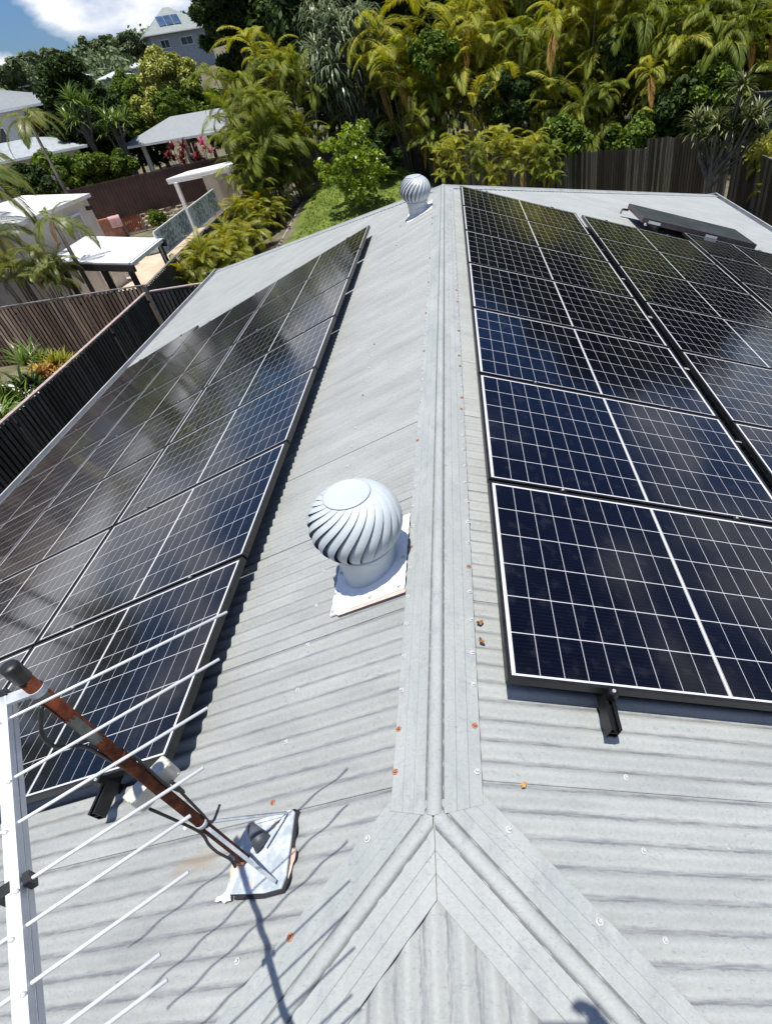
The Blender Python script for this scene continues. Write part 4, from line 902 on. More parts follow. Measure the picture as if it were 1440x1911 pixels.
# pergola
zp = -2.45; a, b, c_, d_ = gz(86, 491, zp), gz(241, 494, zp), gz(300, 447, zp), gz(162, 443, zp)
O = np.array([*b[:2], GZ]); pg = empty('pergola', O, 'pergola with a flat bright white roof on dark posts over the patio', 'pergola')
mb = MB(); mb.prism([q-O for q in (a, b, c_, d_)], (0, 0, 0.05)); mb.build('roof', M['whiteroof'], pg)
dn = np.array([0, 0, -0.11]); f_ = (b-a)/np.linalg.norm(b-a); g_ = (c_-b)/np.linalg.norm(c_-b)
for k_, (u0, u1) in enumerate(((a, b), (d_, c_))): mb = MB(); mb.bar(u0-O+dn, u1-O+dn+f_*0.18, 0.09, 0.2); mb.build('beam', M['darkwood'], pg)
mb = MB(); mb.bar(b-O+g_*0.05+(0.06, 0, -0.02), c_-O+(0.06, 0, -0.02), 0.09, 0.11); mb.build('gutter', M['whitepaint'], pg)
for t in np.linspace(0.08, 0.92, 6): mb = MB(); mb.bar(a-O+(d_-a)*t+(0, 0, -0.05), b-O+(c_-b)*t+(0, 0, -0.05), 0.05, 0.09); mb.build('rafter', M['darkwood'], pg)
for q in (a+f_*0.75+g_*0.1, a+f_*2.95+g_*0.12, b-f_*0.15+g_*0.1, b+g_*2.75-f_*0.1, a+g_*2.6+f_*0.5): mb = MB(); mb.box(np.array([q[0], q[1], (zp-0.2+GZ)/2])-O, (0.14, 0.14, zp-0.2-GZ)); mb.build('post', M['darkwood'], pg)
# patterned privacy screen
def screen_mat():
    m, n, l, b = new_mat('patterned_frosted_screen'); tc = n.new('ShaderNodeTexCoord')
    v = n.new('ShaderNodeTexVoronoi'); v.feature = 'DISTANCE_TO_EDGE'; v.inputs['Scale'].default_value = 4.5; l.new(tc.outputs['Object'], v.inputs[0])
    w = n.new('ShaderNodeTexWave'); w.inputs['Scale'].default_value = 6; w.inputs['Distortion'].default_value = 6; l.new(tc.outputs['Object'], w.inputs[0])
    mu = n.new('ShaderNodeMath'); mu.operation = 'MULTIPLY'; l.new(v.outputs['Distance'], mu.inputs[0]); l.new(w.outputs['Fac'], mu.inputs[1])
    r = ramp(n, [(0.01, (0.62, 0.66, 0.70)), (0.06, (0.24, 0.28, 0.31)), (0.2, (0.15, 0.18, 0.20))]); l.new(mu.outputs[0], r.inputs[0]); l.new(r.outputs[0], b.inputs['Base Color']); b.inputs['Roughness'].default_value = 0.35; return m
M['screen'] = screen_mat()
O = np.array([-10.62, 21.0, GZ]); sc_ = empty('privacy_screen', O, 'framed screen of frosted patterned glass rising above the grey fence', 'screen')
for y0, y1 in ((21.0, 24.4), (24.5, 28.1)):
    mb = MB(); mb.bar((0, y0-21+0.03, 2.33), (-0.1, y1-21-0.03, 2.33), 0.012, 0.72); mb.build('pane', M['screen'], sc_)
    mb = MB(); mb.bar((0, y0-21, 2.71), (-0.1, y1-21, 2.71), 0.05, 0.05); mb.bar((0, y0-21, 1.95), (-0.1, y1-21, 1.95), 0.05, 0.05); mb.box((0, y0-21, 1.3), (0.05, 0.05, 2.6+0.2)); mb.box((-0.1, y1-21, 1.3), (0.05, 0.05, 2.6+0.2)); mb.build('frame', M['alu'], sc_)
# rusty gate leaning by the garden
M['rustpanel'] = noisy('rusty_sheet', (0.34, 0.09, 0.05), (0.60, 0.22, 0.12), 9, 0.8, stretch=(1, 1, 4))
g0, g1 = gz(241, 440, GZ), gz(275, 431, GZ); O = g0.copy(); gt = empty('garden_gate', O, 'rusty red-brown slatted gate in a grey frame beside the rockery', 'gate'); dd = (g1-g0); L = np.linalg.norm(dd); dd /= L; hh = 2.15
mb = MB(); mb.bar((0, 0, hh), dd*L+(0, 0, hh), 0.05, 0.06); mb.bar((0, 0, 0.1), dd*L+(0, 0, 0.1), 0.05, 0.06); mb.bar((0, 0, 0), (0, 0, hh+.03), 0.06, 0.06); mb.bar(dd*L, dd*L+(0, 0, hh+.03), 0.06, 0.06); mb.build('frame', M['galv'], gt)
mb = MB()
for k in range(9): q = dd*(L*(k+0.7)/9.3); mb.bar(q+(0, 0, 0.14), q+(0, 0, hh-0.04), L/9*0.74, 0.03, np.cross(dd, (0, 0, 1)))
mb.build('slats', M['rustpanel'], gt)
# chest with towel
q = gz(214, 446, GZ); M['terra'] = noisy('terracotta_timber', (0.34, 0.15, 0.09), (0.46, 0.22, 0.14), 6, 0.7); M['towel'] = noisy('pink_towel', (0.50, 0.28, 0.27), (0.66, 0.42, 0.40), 20, 0.95)
ch = empty('storage_chest', q, 'terracotta brown storage chest against the cream outbuilding, partly under a pink towel', 'chest', None, 0.35)
mb = MB(); mb.box((0, 0, 0.55), (1.5, 0.9, 1.06)); mb.build('body', M['terra'], ch); mb = MB(); mb.box((0, 0, 1.11), (1.6, 1.0, 0.06)); mb.build('lid', M['terra'], ch)
mb = MB(); V = []; nx, ny = 10, 12
for i in range(nx+1):
    for j in range(ny+1):
        u, v = i/nx, j/ny; y = -0.5+v*1.5; z = 1.165 if y < 0.5 else 1.165; x = 0.25+u*0.62
        w_ = v*1.9-0.62
        if w_ < 0: yy, zz = -0.53-0.01*math.sin(9*u), 1.17+w_*0.9
        else: yy, zz = -0.53+min(w_, 1.0), 1.165+0.008*math.sin(14*u+5*v)
        V.append((x+0.02*math.sin(8*v), yy, zz))
mb.add(V, [(i*(ny+1)+j, (i+1)*(ny+1)+j, (i+1)*(ny+1)+j+1, i*(ny+1)+j+1) for i in range(nx) for j in range(ny)]); tw = mb.build('towel', M['towel'], None, True); tw.location = q.tolist(); tw.rotation_euler = (0, 0, 0.35); tag(tw, 'pink towel draped over the terracotta storage chest', 'towel')
# rockery
q = gz(318, 412, -4.75); M['stone'] = noisy('rockery_stone', (0.22, 0.17, 0.13), (0.46, 0.38, 0.30), 3, 0.9, bump=0.3)
mb = MB(); r_ = np.random.default_rng(8)
def stone(mb, c, s):
    t = np.array([(0, 0, 1), (0, 0, -1)]+[(math.cos(a)*0.9, math.sin(a)*0.9, z) for z in (0.45, -0.45) for a in np.arange(0, 6.2, PI/3)])
    t = t*(1+r_.normal(0, 0.12, t.shape))*np.array(s); Fc = [(0, 2+k, 2+(k+1) % 6) for k in range(6)]+[(1, 8+(k+1) % 6, 8+k) for k in range(6)]+[(2+k, 8+k, 8+(k+1) % 6, 2+(k+1) % 6) for k in range(6)]; mb.add(t+np.array(c), Fc)
for row in range(6):
    for k in range(13):
        stone(mb, (-1.9+k*0.36+r_.normal(0, 0.05)+(row % 2)*0.18, row*0.17+r_.normal(0, 0.04), 0.1+row*0.20+r_.normal(0, 0.03)), (0.20, 0.16, 0.14))
rk = mb.build('rock_wall', M['stone'], None); rk.location = (q[0], q[1], GZ); rk.rotation_euler = (0, 0, 0.35); tag(rk, 'rockery of rounded tan stones below the brown steel fence', 'rock wall')
# pot and pale round bed, chairs glow
q = gz(171, 524, GZ); M['potm'] = noisy('cream_pot', (0.42, 0.34, 0.27), (0.52, 0.44, 0.35), 6, 0.7)
pot = empty('potted_plant', q, 'small leafy plant in a cream bowl planter on the patio under the pergola', 'potted plant')
mb = MB(); mb.lathe([(0.0001, 0), (0.26, 0), (0.44, 0.20), (0.50, 0.30), (0.46, 0.30), (0.40, 0.24), (0.0001, 0.24)], (0, 0, 0.035), 24); mb.build('bowl', M['potm'], pot, True)
q = gz(300, 468, GZ); pt = MB(); pt.lathe([(0.0001, 0), (0.75, 0), (0.9, 0.25), (0.75, 0.42), (0.0001, 0.5)], (0, 0, 0), 24); o = pt.build('pool_cover_roll', noisy('pale_blue_cover', (0.42, 0.52, 0.60), (0.55, 0.64, 0.72), 4, 0.6), None, True); o.location = (q[0]-0.3, q[1], GZ+0.03); tag(o, 'pale blue round cover lying on the patio behind the patterned screen', 'cover')
q = gz(135, 535, GZ+0.3); M['pinkpl'] = noisy('pink_plastic', (0.70, 0.26, 0.24), (0.8, 0.40, 0.36), 6, 0.5)
mb = MB(); mb.lathe([(0.0001, 0), (0.5, 0.02), (0.62, 0.12), (0.55, 0.2), (0.45, 0.13), (0.0001, 0.12)], (0, 0, 0), 24); o = mb.build('pool_toy', M['pinkpl'], None, True); o.location = (q[0], q[1], GZ+0.035); tag(o, 'pink inflatable ring lying on the patio behind the brown fence', 'pool toy')
M['greyroof2'] = noisy('pale_far_roof', (0.45, 0.47, 0.49), (0.55, 0.57, 0.59), 2, 0.6)
# houses on the slope behind
P = atd(270, 67, 140)
hh_ = corner_house('grey house with solar panels on its hip roof, high on the wooded slope', P, 10, 9, math.radians(28), (-1, -1), z_eave=P[2], rise=3.4, z_bot=P[2]-6, wallm=noisy('grey_painted_wall', (0.24, 0.28, 0.32), (0.3, 0.34, 0.38), 2, 0.8), roofm=noisy('grey_green_roof', (0.20, 0.23, 0.22), (0.26, 0.29, 0.28), 2, 0.6), wins=((0, -2.8, 4.6, 1.4, 1.0), (0, 1, 4.6, 2.0, 1.0), (3, 0, 4.6, 1.4, 1.0)), over=0.8)
M['farpv'] = noisy('far_panel_blue', (0.03, 0.06, 0.12), (0.06, 0.11, 0.2), 1, 0.2)
for i in range(3):
    x0 = -2.6+i*1.3; y0, z0 = -5.0, 6; sl = 3.4/5.3; mb = MB(); 
    mb.add([(x0, -4.0, 6+1.3*sl+0.12), (x0+1.2, -4.0, 6+1.3*sl+0.12), (x0+1.2, -1.9, 6+3.4*sl+0.12), (x0, -1.9, 6+3.4*sl+0.12)], [(0, 1, 2, 3)]); mb.build('roof_solar_panel', M['farpv'], hh_)
for px, py, d, w, dp, yw, lab in ((35, 162, 110, 7, 6, 10, 'cream house with a pale roof half hidden behind the dark rounded tree at far left'), (178, 150, 110, 3.6, 4, 15, 'small white-roofed house showing above the dark tree on the slope'), (229, 130, 130, 3.4, 4, 20, 'white gabled house farther up the wooded slope'), (256, 194, 100, 4.2, 5, 35, 'pale house behind the yellow-green tree and the yuccas'), (90, 224, 85, 4.5, 5, 20, 'pale walled house between the two-storey house and the dark tree')):
    P = atd(px, py, d); corner_house(lab, P, w, dp, math.radians(yw), (-1, -1), z_eave=P[2], rise=0.6, z_bot=P[2]-5, wallm=M['whitewall'], roofm=M['greyroof2'] if d > 70 else M['greyroof'], wins=((0, 0.4, 3.3, 1.2, 1.0),))
P = atd(872, 48, 60); corner_house('white-edged roof glimpsed through the palms near the top centre', P, 8, 7, math.radians(18), (-1, -1), z_eave=P[2], rise=1.2, z_bot=GZ, wallm=M['whitewall'], roofm=M['whiteroof'])

# ================================================================== PLANTS
M['areca'] = leaf_mat('cane_palm_leaf', [(0.025, 0.05, 0.007), (0.10, 0.15, 0.015), (0.24, 0.27, 0.035), (0.50, 0.46, 0.10)], 0.38, 0.6, 0.55, 0.25)
M['areca2'] = leaf_mat('yellowing_palm_leaf', [(0.05, 0.09, 0.010), (0.22, 0.27, 0.022), (0.44, 0.42, 0.06), (0.68, 0.54, 0.15)], 0.38, 0.6, 0.5, 0.25)
M['golden'] = leaf_mat('golden_palm_leaf', [(0.05, 0.09, 0.010), (0.15, 0.20, 0.016), (0.36, 0.34, 0.03), (0.52, 0.36, 0.06)], 0.35, 0.45, 0.5)
M['deadf'] = leaf_mat('dead_palm_leaf', [(0.22, 0.10, 0.02), (0.50, 0.26, 0.04), (0.60, 0.40, 0.14)], 0.2, 0.7)
M['dkleaf'] = leaf_mat('dark_fine_leaf', [(0.010, 0.022, 0.006), (0.028, 0.055, 0.010), (0.085, 0.125, 0.026)], 0.15, 0.65, 0.35, 0.2)
M['midleaf'] = leaf_mat('mid_green_leaf', [(0.03, 0.06, 0.008), (0.09, 0.15, 0.018), (0.24, 0.31, 0.05)], 0.25, 0.6, 0.35, 0.2)
M['ygleaf'] = leaf_mat('yellow_green_leaf', [(0.08, 0.12, 0.015), (0.32, 0.35, 0.05), (0.70, 0.66, 0.22)], 0.25, 0.5)
M['brleaf'] = leaf_mat('bright_green_leaf', [(0.07, 0.12, 0.012), (0.20, 0.29, 0.025), (0.38, 0.46, 0.07)], 0.4, 0.35)
M['strap'] = leaf_mat('bluish_strap_leaf', [(0.04, 0.07, 0.035), (0.12, 0.17, 0.085), (0.27, 0.32, 0.18), (0.42, 0.44, 0.27)], 0.2, 0.32)
M['yucca'] = leaf_mat('yucca_leaf', [(0.05, 0.10, 0.015), (0.13, 0.21, 0.035), (0.28, 0.36, 0.09)], 0.2, 0.35)
M['dragon'] = leaf_mat('dragon_tree_leaf', [(0.03, 0.05, 0.015), (0.08, 0.11, 0.03), (0.20, 0.22, 0.08), (0.36, 0.34, 0.18)], 0.2, 0.4)
M['redleaf'] = leaf_mat('red_cordyline_leaf', [(0.04, 0.010, 0.008), (0.13, 0.020, 0.015), (0.32, 0.08, 0.045)], 0.3, 0.4)
M['pinkleaf'] = leaf_mat('pink_cordyline_leaf', [(0.16, 0.03, 0.04), (0.5, 0.12, 0.18), (0.65, 0.4, 0.4)], 0.3, 0.4)
M['hill'] = leaf_mat('hillside_bush_leaf', [(0.05, 0.08, 0.03), (0.11, 0.15, 0.06), (0.20, 0.24, 0.10)], 0.1, 0.7)
M['trunk'] = noisy('grey_bark', (0.06, 0.05, 0.04), (0.16, 0.14, 0.12), 12, 0.9, bump=0.4, stretch=(1, 1, 0.3))
M['stem'] = noisy('cane_stem', (0.07, 0.075, 0.03), (0.17, 0.16, 0.08), 10, 0.6, stretch=(0.3, 0.3, 5))

def frond(L, a0, a1, n, ll, lw, seed, rise=0.5, sweep=0.55, hang=0.55):
    """a feather leaf: start elevation a0, end elevation a1 (radians); leaflets as tapered strips"""
    r = np.random.default_rng(seed); m = 14; t = np.linspace(0, 1, m+1); el = a0+(a1-a0)*t**0.9
    dx, dz = np.cos(el)*L/m, np.sin(el)*L/m
    X = np.concatenate([[0], np.cumsum(dx[:-1])]); Z = np.concatenate([[0], np.cumsum(dz[:-1])])
    tt = np.linspace(0.14, 0.99, n); V = []; Q = []
    px = np.interp(tt, t, X); pz = np.interp(tt, t, Z); ee = np.interp(tt, t, el)
    for sgn in (-1, 1):
        T = np.stack([np.cos(ee), 0*ee, np.sin(ee)], 1); N = np.stack([-np.sin(ee), 0*ee, np.cos(ee)], 1); S = np.array([0, sgn, 0.0])
        ln = ll*np.sin(np.pi*(0.10+0.86*tt))**0.65*(1+r.normal(0, 0.07, n)); sw = sweep+0.9*tt**2
        up = rise*(1-tt)*0.8
        d1 = S*np.cos(sw)[:, None]+T*np.sin(sw)[:, None]+N*up[:, None]; d1 /= np.linalg.norm(d1, axis=1)[:, None]
        d2 = d1+np.array([0, 0, -1.0])*(hang*(1+r.normal(0, 0.25, n)))[:, None]; d2 /= np.linalg.norm(d2, axis=1)[:, None]
        P = np.stack([px, 0*px, pz], 1); w = np.cross(d1, N); w /= np.linalg.norm(w, axis=1)[:, None]+1e-9
        A0, A1 = P-T*lw*0.35, P+T*lw*0.35; Mi = P+d1*(ln*0.5)[:, None]; B0, B1 = Mi-w*lw*0.5, Mi+w*lw*0.5; E = Mi+d2*(ln*0.5)[:, None]; E0, E1 = E-w*lw*0.06, E+w*lw*0.06
        b = len(V)*0 + (0 if not V else sum(len(q) for q in V)); arr = np.stack([A0, A1, B1, B0, E1, E0], 1).reshape(-1, 3); k = np.arange(n)*6+b
        V.append(arr); Q += [np.stack([k, k+1, k+2, k+3], 1), np.stack([k+3, k+2, k+4, k+5], 1)]
    # rachis
    b = sum(len(q) for q in V); rw = 0.012+0.02*(1-t)*L/2; P = np.stack([X, 0*X, Z], 1)
    arr = np.stack([P+np.stack([0*t, rw, 0*t], 1), P+np.stack([0*t, 0*t, rw*0.8], 1), P-np.stack([0*t, rw, 0*t], 1)], 1).reshape(-1, 3); k = np.arange(m)*3+b
    V.append(arr); Q += [np.stack([k, k+1, k+4, k+3], 1), np.stack([k+1, k+2, k+5, k+4], 1)]
    return np.vstack(V), np.vstack(Q)
def rotz(a): c, s = math.cos(a), math.sin(a); return np.array([[c, -s, 0], [s, c, 0], [0, 0, 1]])
def rotx(a): c, s = math.cos(a), math.sin(a); return np.array([[1, 0, 0], [0, c, -s], [0, s, c]])
class Acc:
    def __init__(s): s.V = []; s.Q = []; s.n = 0
    def add(s, V, Q): s.V.append(V); s.Q.append(Q+s.n); s.n += len(V)
    def mesh(s, name, mat, parent): return fast_mesh(name, np.vstack(s.V), np.vstack(s.Q), mat, parent)
FR = [frond((2.35, 2.0, 2.6, 1.7, 2.3, 2.1)[k], (1.25, 1.0, 1.3, 0.8, 1.1, 1.35)[k], (-0.7, -1.25, -0.2, -1.4, -1.0, 0.15)[k], 36, (0.62, 0.55, 0.60, 0.5, 0.66, 0.5)[k], 0.038, 50+k, hang=(0.8, 1.3, 0.5, 1.1, 0.9, 0.5)[k]) for k in range(6)]
FRD = [frond(1.9, -0.5-0.3*k, -1.55, 22, 0.42, 0.05, 90+k, hang=1.2, rise=0.0) for k in range(3)]
def head(acc, c, nf, r, sc=1.0, bank=FR, lo=None):
    a = r.random()*6.28
    for k in range(nf):
        a += 2.399; V, Q = bank[int(r.integers(len(bank)))]; tilt = (k/nf)*0.75-0.15+r.normal(0, 0.12)     # inner fronds stand, outer fall
        s = sc*(0.75+0.35*r.random()); Ry = np.array([[math.cos(tilt), 0, math.sin(tilt)], [0, 1, 0], [-math.sin(tilt), 0, math.cos(tilt)]])
        acc.add((V*s) @ rotx(r.normal(0, 0.25)).T @ Ry.T @ rotz(a).T + c, Q)
def palm_clump(label, seed, height, radius, heads, mat, group, sc=1.0, nf=8, dead=4, lowest=0.28, name='palm_clump', cat='palm'):
    r = np.random.default_rng(seed); o = empty(name, (0, 0, 0), label, cat, group)
    acc = Acc(); st = MB(); da = Acc()
    for k in range(heads):
        f = lowest+(1-lowest)*(k+0.5)/heads if heads > 1 else 1.0; a = r.random()*6.28; rr = radius*(1.05-0.55*f)*math.sqrt(r.random()+0.08)
        c = np.array([rr*math.cos(a), rr*math.sin(a), height*f*(0.93+0.14*r.random())])
        b = np.array([c[0]*0.3, c[1]*0.3, 0]); st.tube([b, (b+c)/2+(b-c)*np.array([.08, .08, 0]), c], [0.045*sc, 0.04*sc, 0.03*sc], 5, False)
        head(acc, c, nf, r, sc*(0.85+0.3*r.random()))
        if dead and r.random() < dead/heads:
            V, Q = FRD[int(r.integers(3))]; da.add((V*sc) @ rotz(r.random()*6.28).T + c, Q)
    acc.mesh('crown', mat, o); st.build('stem', M['stem'], o, True)
    if da.V: da.mesh('dead_fronds', M['deadf'], o)
    return o
def leaf_blob(acc, cs, rs, n, size, r, flat=0.0, elong=1.8):
    """n leaves spread over ellipsoid clumps, thicker at their surface"""
    cs = np.array(cs, float); rs = np.array(rs, float); k = r.integers(len(cs), size=n)
    u = r.normal(size=(n, 3)); u /= np.linalg.norm(u, axis=1)[:, None]; rad = r.random(n)**0.38
    P = cs[k]+u*rs[k]*rad[:, None]
    nrm = u*0.7+r.normal(0, 0.65, (n, 3))+np.array([0, 0, 0.5+flat]); nrm /= np.linalg.norm(nrm, axis=1)[:, None]
    t = np.cross(nrm, r.normal(size=(n, 3))); t /= np.linalg.norm(t, axis=1)[:, None]; b = np.cross(nrm, t); s = size*(0.6+0.8*r.random(n))[:, None]
    V = np.stack([P-t*s*elong*0.5, P+b*s*0.5+nrm*s*0.08, P+t*s*elong*0.5-nrm*s*0.15, P-b*s*0.5+nrm*s*0.08], 1).reshape(-1, 3); q = np.arange(n)*4
    acc.add(V, np.stack([q, q+1, q+2, q+3], 1))
def tree(name, label, cat, base, H, crown_r, mat, seed, nclump=30, nleaf=9000, size=0.16, trunk_r=0.18, lo=0.3, shape='round', group=None, trunkmat=None, elong=1.8, limbs=True, gapf=0.36):
    r = np.random.default_rng(seed); o = empty(name, base, label, cat, group); cs = []; rs = []
    rx, rzv = crown_r
    cz = H-rzv
    for k in range(nclump):
        u = r.normal(size=3); u /= np.linalg.norm(u); q = r.random()**0.45
        p = u*q*np.array([rx, rx, rzv])*0.86
        if shape == 'cone': f = 1-0.75*max(0, (p[2]+rzv)/(2*rzv)); p[:2] *= f*1.25
        if shape == 'wide': p[2] = abs(p[2])*0.6-rzv*0.2
        cs.append(p+np.array([0, 0, cz])); g = gapf*min(rx, rzv)*(0.7+0.6*r.random()); rs.append((g, g, g*0.8))
    acc = Acc(); leaf_blob(acc, cs, rs, nleaf, size, r, elong=elong); acc.mesh('crown', mat, o)
    mb = MB(); top_ = np.array([0.1*rx, 0.05*rx, cz+0.2*rzv]); mb.tube([(0, 0, -0.2), (0.05*rx, 0, cz*0.45), top_], [trunk_r*1.2, trunk_r*0.85, trunk_r*0.45], 8)
    if limbs:
        for k in range(min(10, nclump)):
            c = cs[k]; s_ = np.array([0.04*rx, 0, max(0.3, cz-0.55*rzv)*(0.7+0.3*r.random())]); mb.tube([s_, (s_+c)/2+np.array([0, 0, 0.08*H]), c], [trunk_r*0.45, trunk_r*0.3, trunk_r*0.12], 5, False)
    mb.build('trunk', trunkmat or M['trunk'], o, True); return o
def rosette(acc, c, n, L, w, r, up=0.9, drop=0.8, lowest=-0.2):
    k = np.arange(n); a = k*2.399+r.random()*6; e0 = lowest+(1.45-lowest)*r.random(n)**0.8
    Ls = L*(0.75+0.4*r.random(n)); D0 = np.stack([np.cos(a)*np.cos(e0), np.sin(a)*np.cos(e0), np.sin(e0)], 1)
    e1 = e0-drop*0.5; D1 = np.stack([np.cos(a)*np.cos(e1), np.sin(a)*np.cos(e1), np.sin(e1)], 1); e2 = e0-drop*1.35; D2 = np.stack([np.cos(a)*np.cos(e2), np.sin(a)*np.cos(e2), np.sin(e2)], 1)
    S = np.stack([-np.sin(a), np.cos(a), 0*a], 1)*w*0.5; P0 = np.repeat(np.array(c)[None], n, 0); P1 = P0+D0*(Ls*0.35)[:, None]; P2 = P1+D1*(Ls*0.35)[:, None]; P3 = P2+D2*(Ls*0.3)[:, None]
    V = np.stack([P0-S*0.7, P0+S*0.7, P1+S, P1-S, P2+S*0.8, P2-S*0.8, P3+S*0.1, P3-S*0.1], 1).reshape(-1, 3); q = k*8
    acc.add(V, np.vstack([np.stack([q, q+1, q+2, q+3], 1), np.stack([q+3, q+2, q+4, q+5], 1), np.stack([q+5, q+4, q+6, q+7], 1)]))
def strap_tree(name, label, cat, base, H, rx, heads, nl, L, w, mat, seed, spread=1.0, lowest=-0.3, drop=0.9, zlo=0.35, trunk_r=0.09, pts=None, group=None):
    r = np.random.default_rng(seed); o = empty(name, base, label, cat, group); acc = Acc(); mb = MB()
    cz = H*zlo+(H*(1-zlo))/2; hz = H*(1-zlo)/2
    mb.tube([(0, 0, -0.1), (0.05, 0, H*zlo*0.6), (0, 0.05, H*zlo)], [trunk_r*1.3, trunk_r, trunk_r], 7)
    for k in range(heads):
        if pts is not None: c = np.array(pts[k % len(pts)])+r.normal(0, 0.08, 3)
        else:
            u = r.normal(size=3); u /= np.linalg.norm(u); q = 0.55+0.45*r.random(); c = u*q*np.array([rx, rx, hz])+np.array([0, 0, cz])
        s_ = np.array([0, 0, H*zlo*0.6+r.random()*H*zlo*0.4]); mb.tube([s_, (s_+c)/2+np.array([c[0]*0.15, c[1]*0.15, -0.05]), c], [trunk_r*0.6, trunk_r*0.5, trunk_r*0.4], 5, False)
        rosette(acc, c, nl, L*(0.8+0.4*r.random()), w, r, drop=drop, lowest=lowest)
    acc.mesh('crown', mat, o); mb.build('trunk', M['trunk'], o, True); return o
def gt_(P): return np.array([P[0], P[1], terrain(P[0], P[1])])

# --- palm clumps behind the back fence
protos = [palm_clump('tmp', 100+i, 6.6, 2.3, 13, M['areca'] if i < 3 else M['areca2'], 'cane palm clumps growing behind the back fence', nf=8, sc=1.0, dead=7 if i % 2 else 4) for i in range(5)]
RIGHT = [ # pixel of the clump's middle, distance, scale, variety
 (745, 150, 37.0, 0.95, 3, 'large yellowish cane palm clump above the small roof vent'), (800, 230, 35.5, 0.62, 0, 'cane palm clump directly behind the far end of the ridge'), (850, 130, 37.0, 1.0, 4, 'yellowish cane palm clump right of the strap-leaved tree, with drooping pale fronds'),
 (925, 215, 35.5, 0.80, 3, 'cane palm clump drooping over the low fence at centre right'), (905, 70, 39.0, 1.05, 3, 'tall yellow-green cane palm clump below the white roof edge at top'), (985, 145, 36.5, 0.95, 1, 'dark green cane palm clump right of the centre of the yard'),
 (1040, 190, 35.0, 0.85, 2, 'cane palm clump over the join of the low and middle fences'), (1010, 50, 39.0, 1.0, 0, 'cane palm clump at the top edge above the middle fence'), (1085, 120, 35.0, 1.0, 4, 'bright cane palm clump with orange hanging fronds above the middle fence'),
 (1110, 230, 33.0, 0.62, 1, 'shadowy cane palm clump right behind the middle fence'), (1130, 40, 37.0, 1.05, 3, 'cane palm clump at the top edge with a long dead frond hanging'), (1170, 150, 34.0, 0.90, 0, 'cane palm clump with a large drooping green frond above the tall fence bay'),
 (1225, 190, 32.5, 0.72, 4, 'cane palm clump with golden fronds behind the tall fence bay'), (1235, 60, 36.0, 1.05, 1, 'dark cane palm clump at the top right above the tall fence bay'), (1290, 120, 33.0, 0.90, 2, 'cane palm clump behind the bushy tree at right'),
 (1330, 40, 35.0, 1.0, 0, 'cane palm clump at the top, second from the right edge'), (1395, 90, 32.5, 0.85, 1, 'rightmost cane palm clump above the blue-grey fence'), (1425, 20, 36.0, 0.95, 3, 'yellowing cane palm clump in the top right corner')]
used = set(); used2 = set()
def place_clump(row, protos, group):
    px, py, d, sc, v, lab = row; P = atd(px, py, d); g = gt_(P); h = P[2]-g[2]; 
    s = max(0.45, min(1.6, h/(6.6*0.66))) if sc is None else sc
    loc = (P[0], P[1], P[2]-6.6*0.66*s)
    rz = random.random()*6.28
    if v not in used: used.add(v); o = protos[v]; o.location = loc; o.rotation_euler = (0, 0, rz); o.scale = (s,)*3; o['label'] = lab; o['group'] = group; return o
    return copy_thing(protos[v], loc, rz, lab, s, group)
for row in RIGHT: place_clump(row, protos, 'cane palm clumps growing behind the back fence')
for k_, (px, py, d, s, v, lab) in enumerate(((842, 300, 29.0, 0.34, 3, 'low palm in front of the back fence, just right of the far roof vent'), (890, 296, 28.6, 0.26, 1, 'low palm drooping over the back fence, second from the roof vent'), (940, 296, 28.0, 0.36, 4, 'low bright palm over the back fence, third from the roof vent'), (990, 292, 27.6, 0.30, 3, 'low palm with a yellow frond at the left end of the middle fence'), (1018, 306, 27.2, 0.26, 0, 'smallest low palm against the middle fence'))):
    P = atd(px, py, d); copy_thing(protos[v], (P[0], P[1], P[2]-6.6*0.66*s), random.random()*6.28, lab, s, 'low palms in front of the back fence')
mixp = [tree('broadleaf_shrub', 'tmp', 'shrub', (0, 0, 0), 3.2, (1.5, 1.2), M['dkleaf'] if i else M['midleaf'], 820+i, 26, 6000, 0.13, 0.06, gapf=0.3) for i in range(2)]
MX = [(800, 90, 35.5, 'under the pale drooping palms'), (955, 180, 34.5, 'over the low fence'), (1050, 250, 31.5, 'just over the middle fence'), (1150, 95, 34.0, 'between tall palms above the middle fence'), (1200, 245, 30.5, 'just over the tall fence bay'), (1270, 200, 31.0, 'left of the dragon tree'), (1330, 150, 31.0, 'above the dragon tree'), (700, 280, 34.5, 'in the gap right of the bright shrub')]
for i, (px, py, d, w_) in enumerate(MX):
    P = atd(px, py, d); loc = (P[0], P[1], P[2]-2.0)
    if i < 2: o = mixp[i]; o.location = loc
    else: o = copy_thing(mixp[i % 2], loc, random.random()*6, '', 1.0)
    o['label'] = 'broad-leaved dark shrub among the palms, '+w_; o['group'] = 'broad-leaved shrubs among the palms'
LEFT = [(450, 215, 38.0, 0.70, 0, 'leftmost cane palm clump beside the grey pavilion'), (480, 255, 35.0, 0.78, 1, 'cane palm clump with drooping fronds above the dark end of the grey fence'), (545, 275, 36.0, 0.72, 2, 'cane palm clump in shade left of the bright green shrub'),
        (515, 160, 40.0, 0.72, 4, 'bright cane palm clump below the dark weeping tree'), (555, 190, 38.5, 0.85, 1, 'cane palm clump left of the strap-leaved tree'), (462, 300, 34.0, 0.45, 0, 'low cane palm clump at the corner by the patio shelter')]
for row in LEFT: place_clump(row, protos, 'cane palm clumps between the pavilion and the shrub')
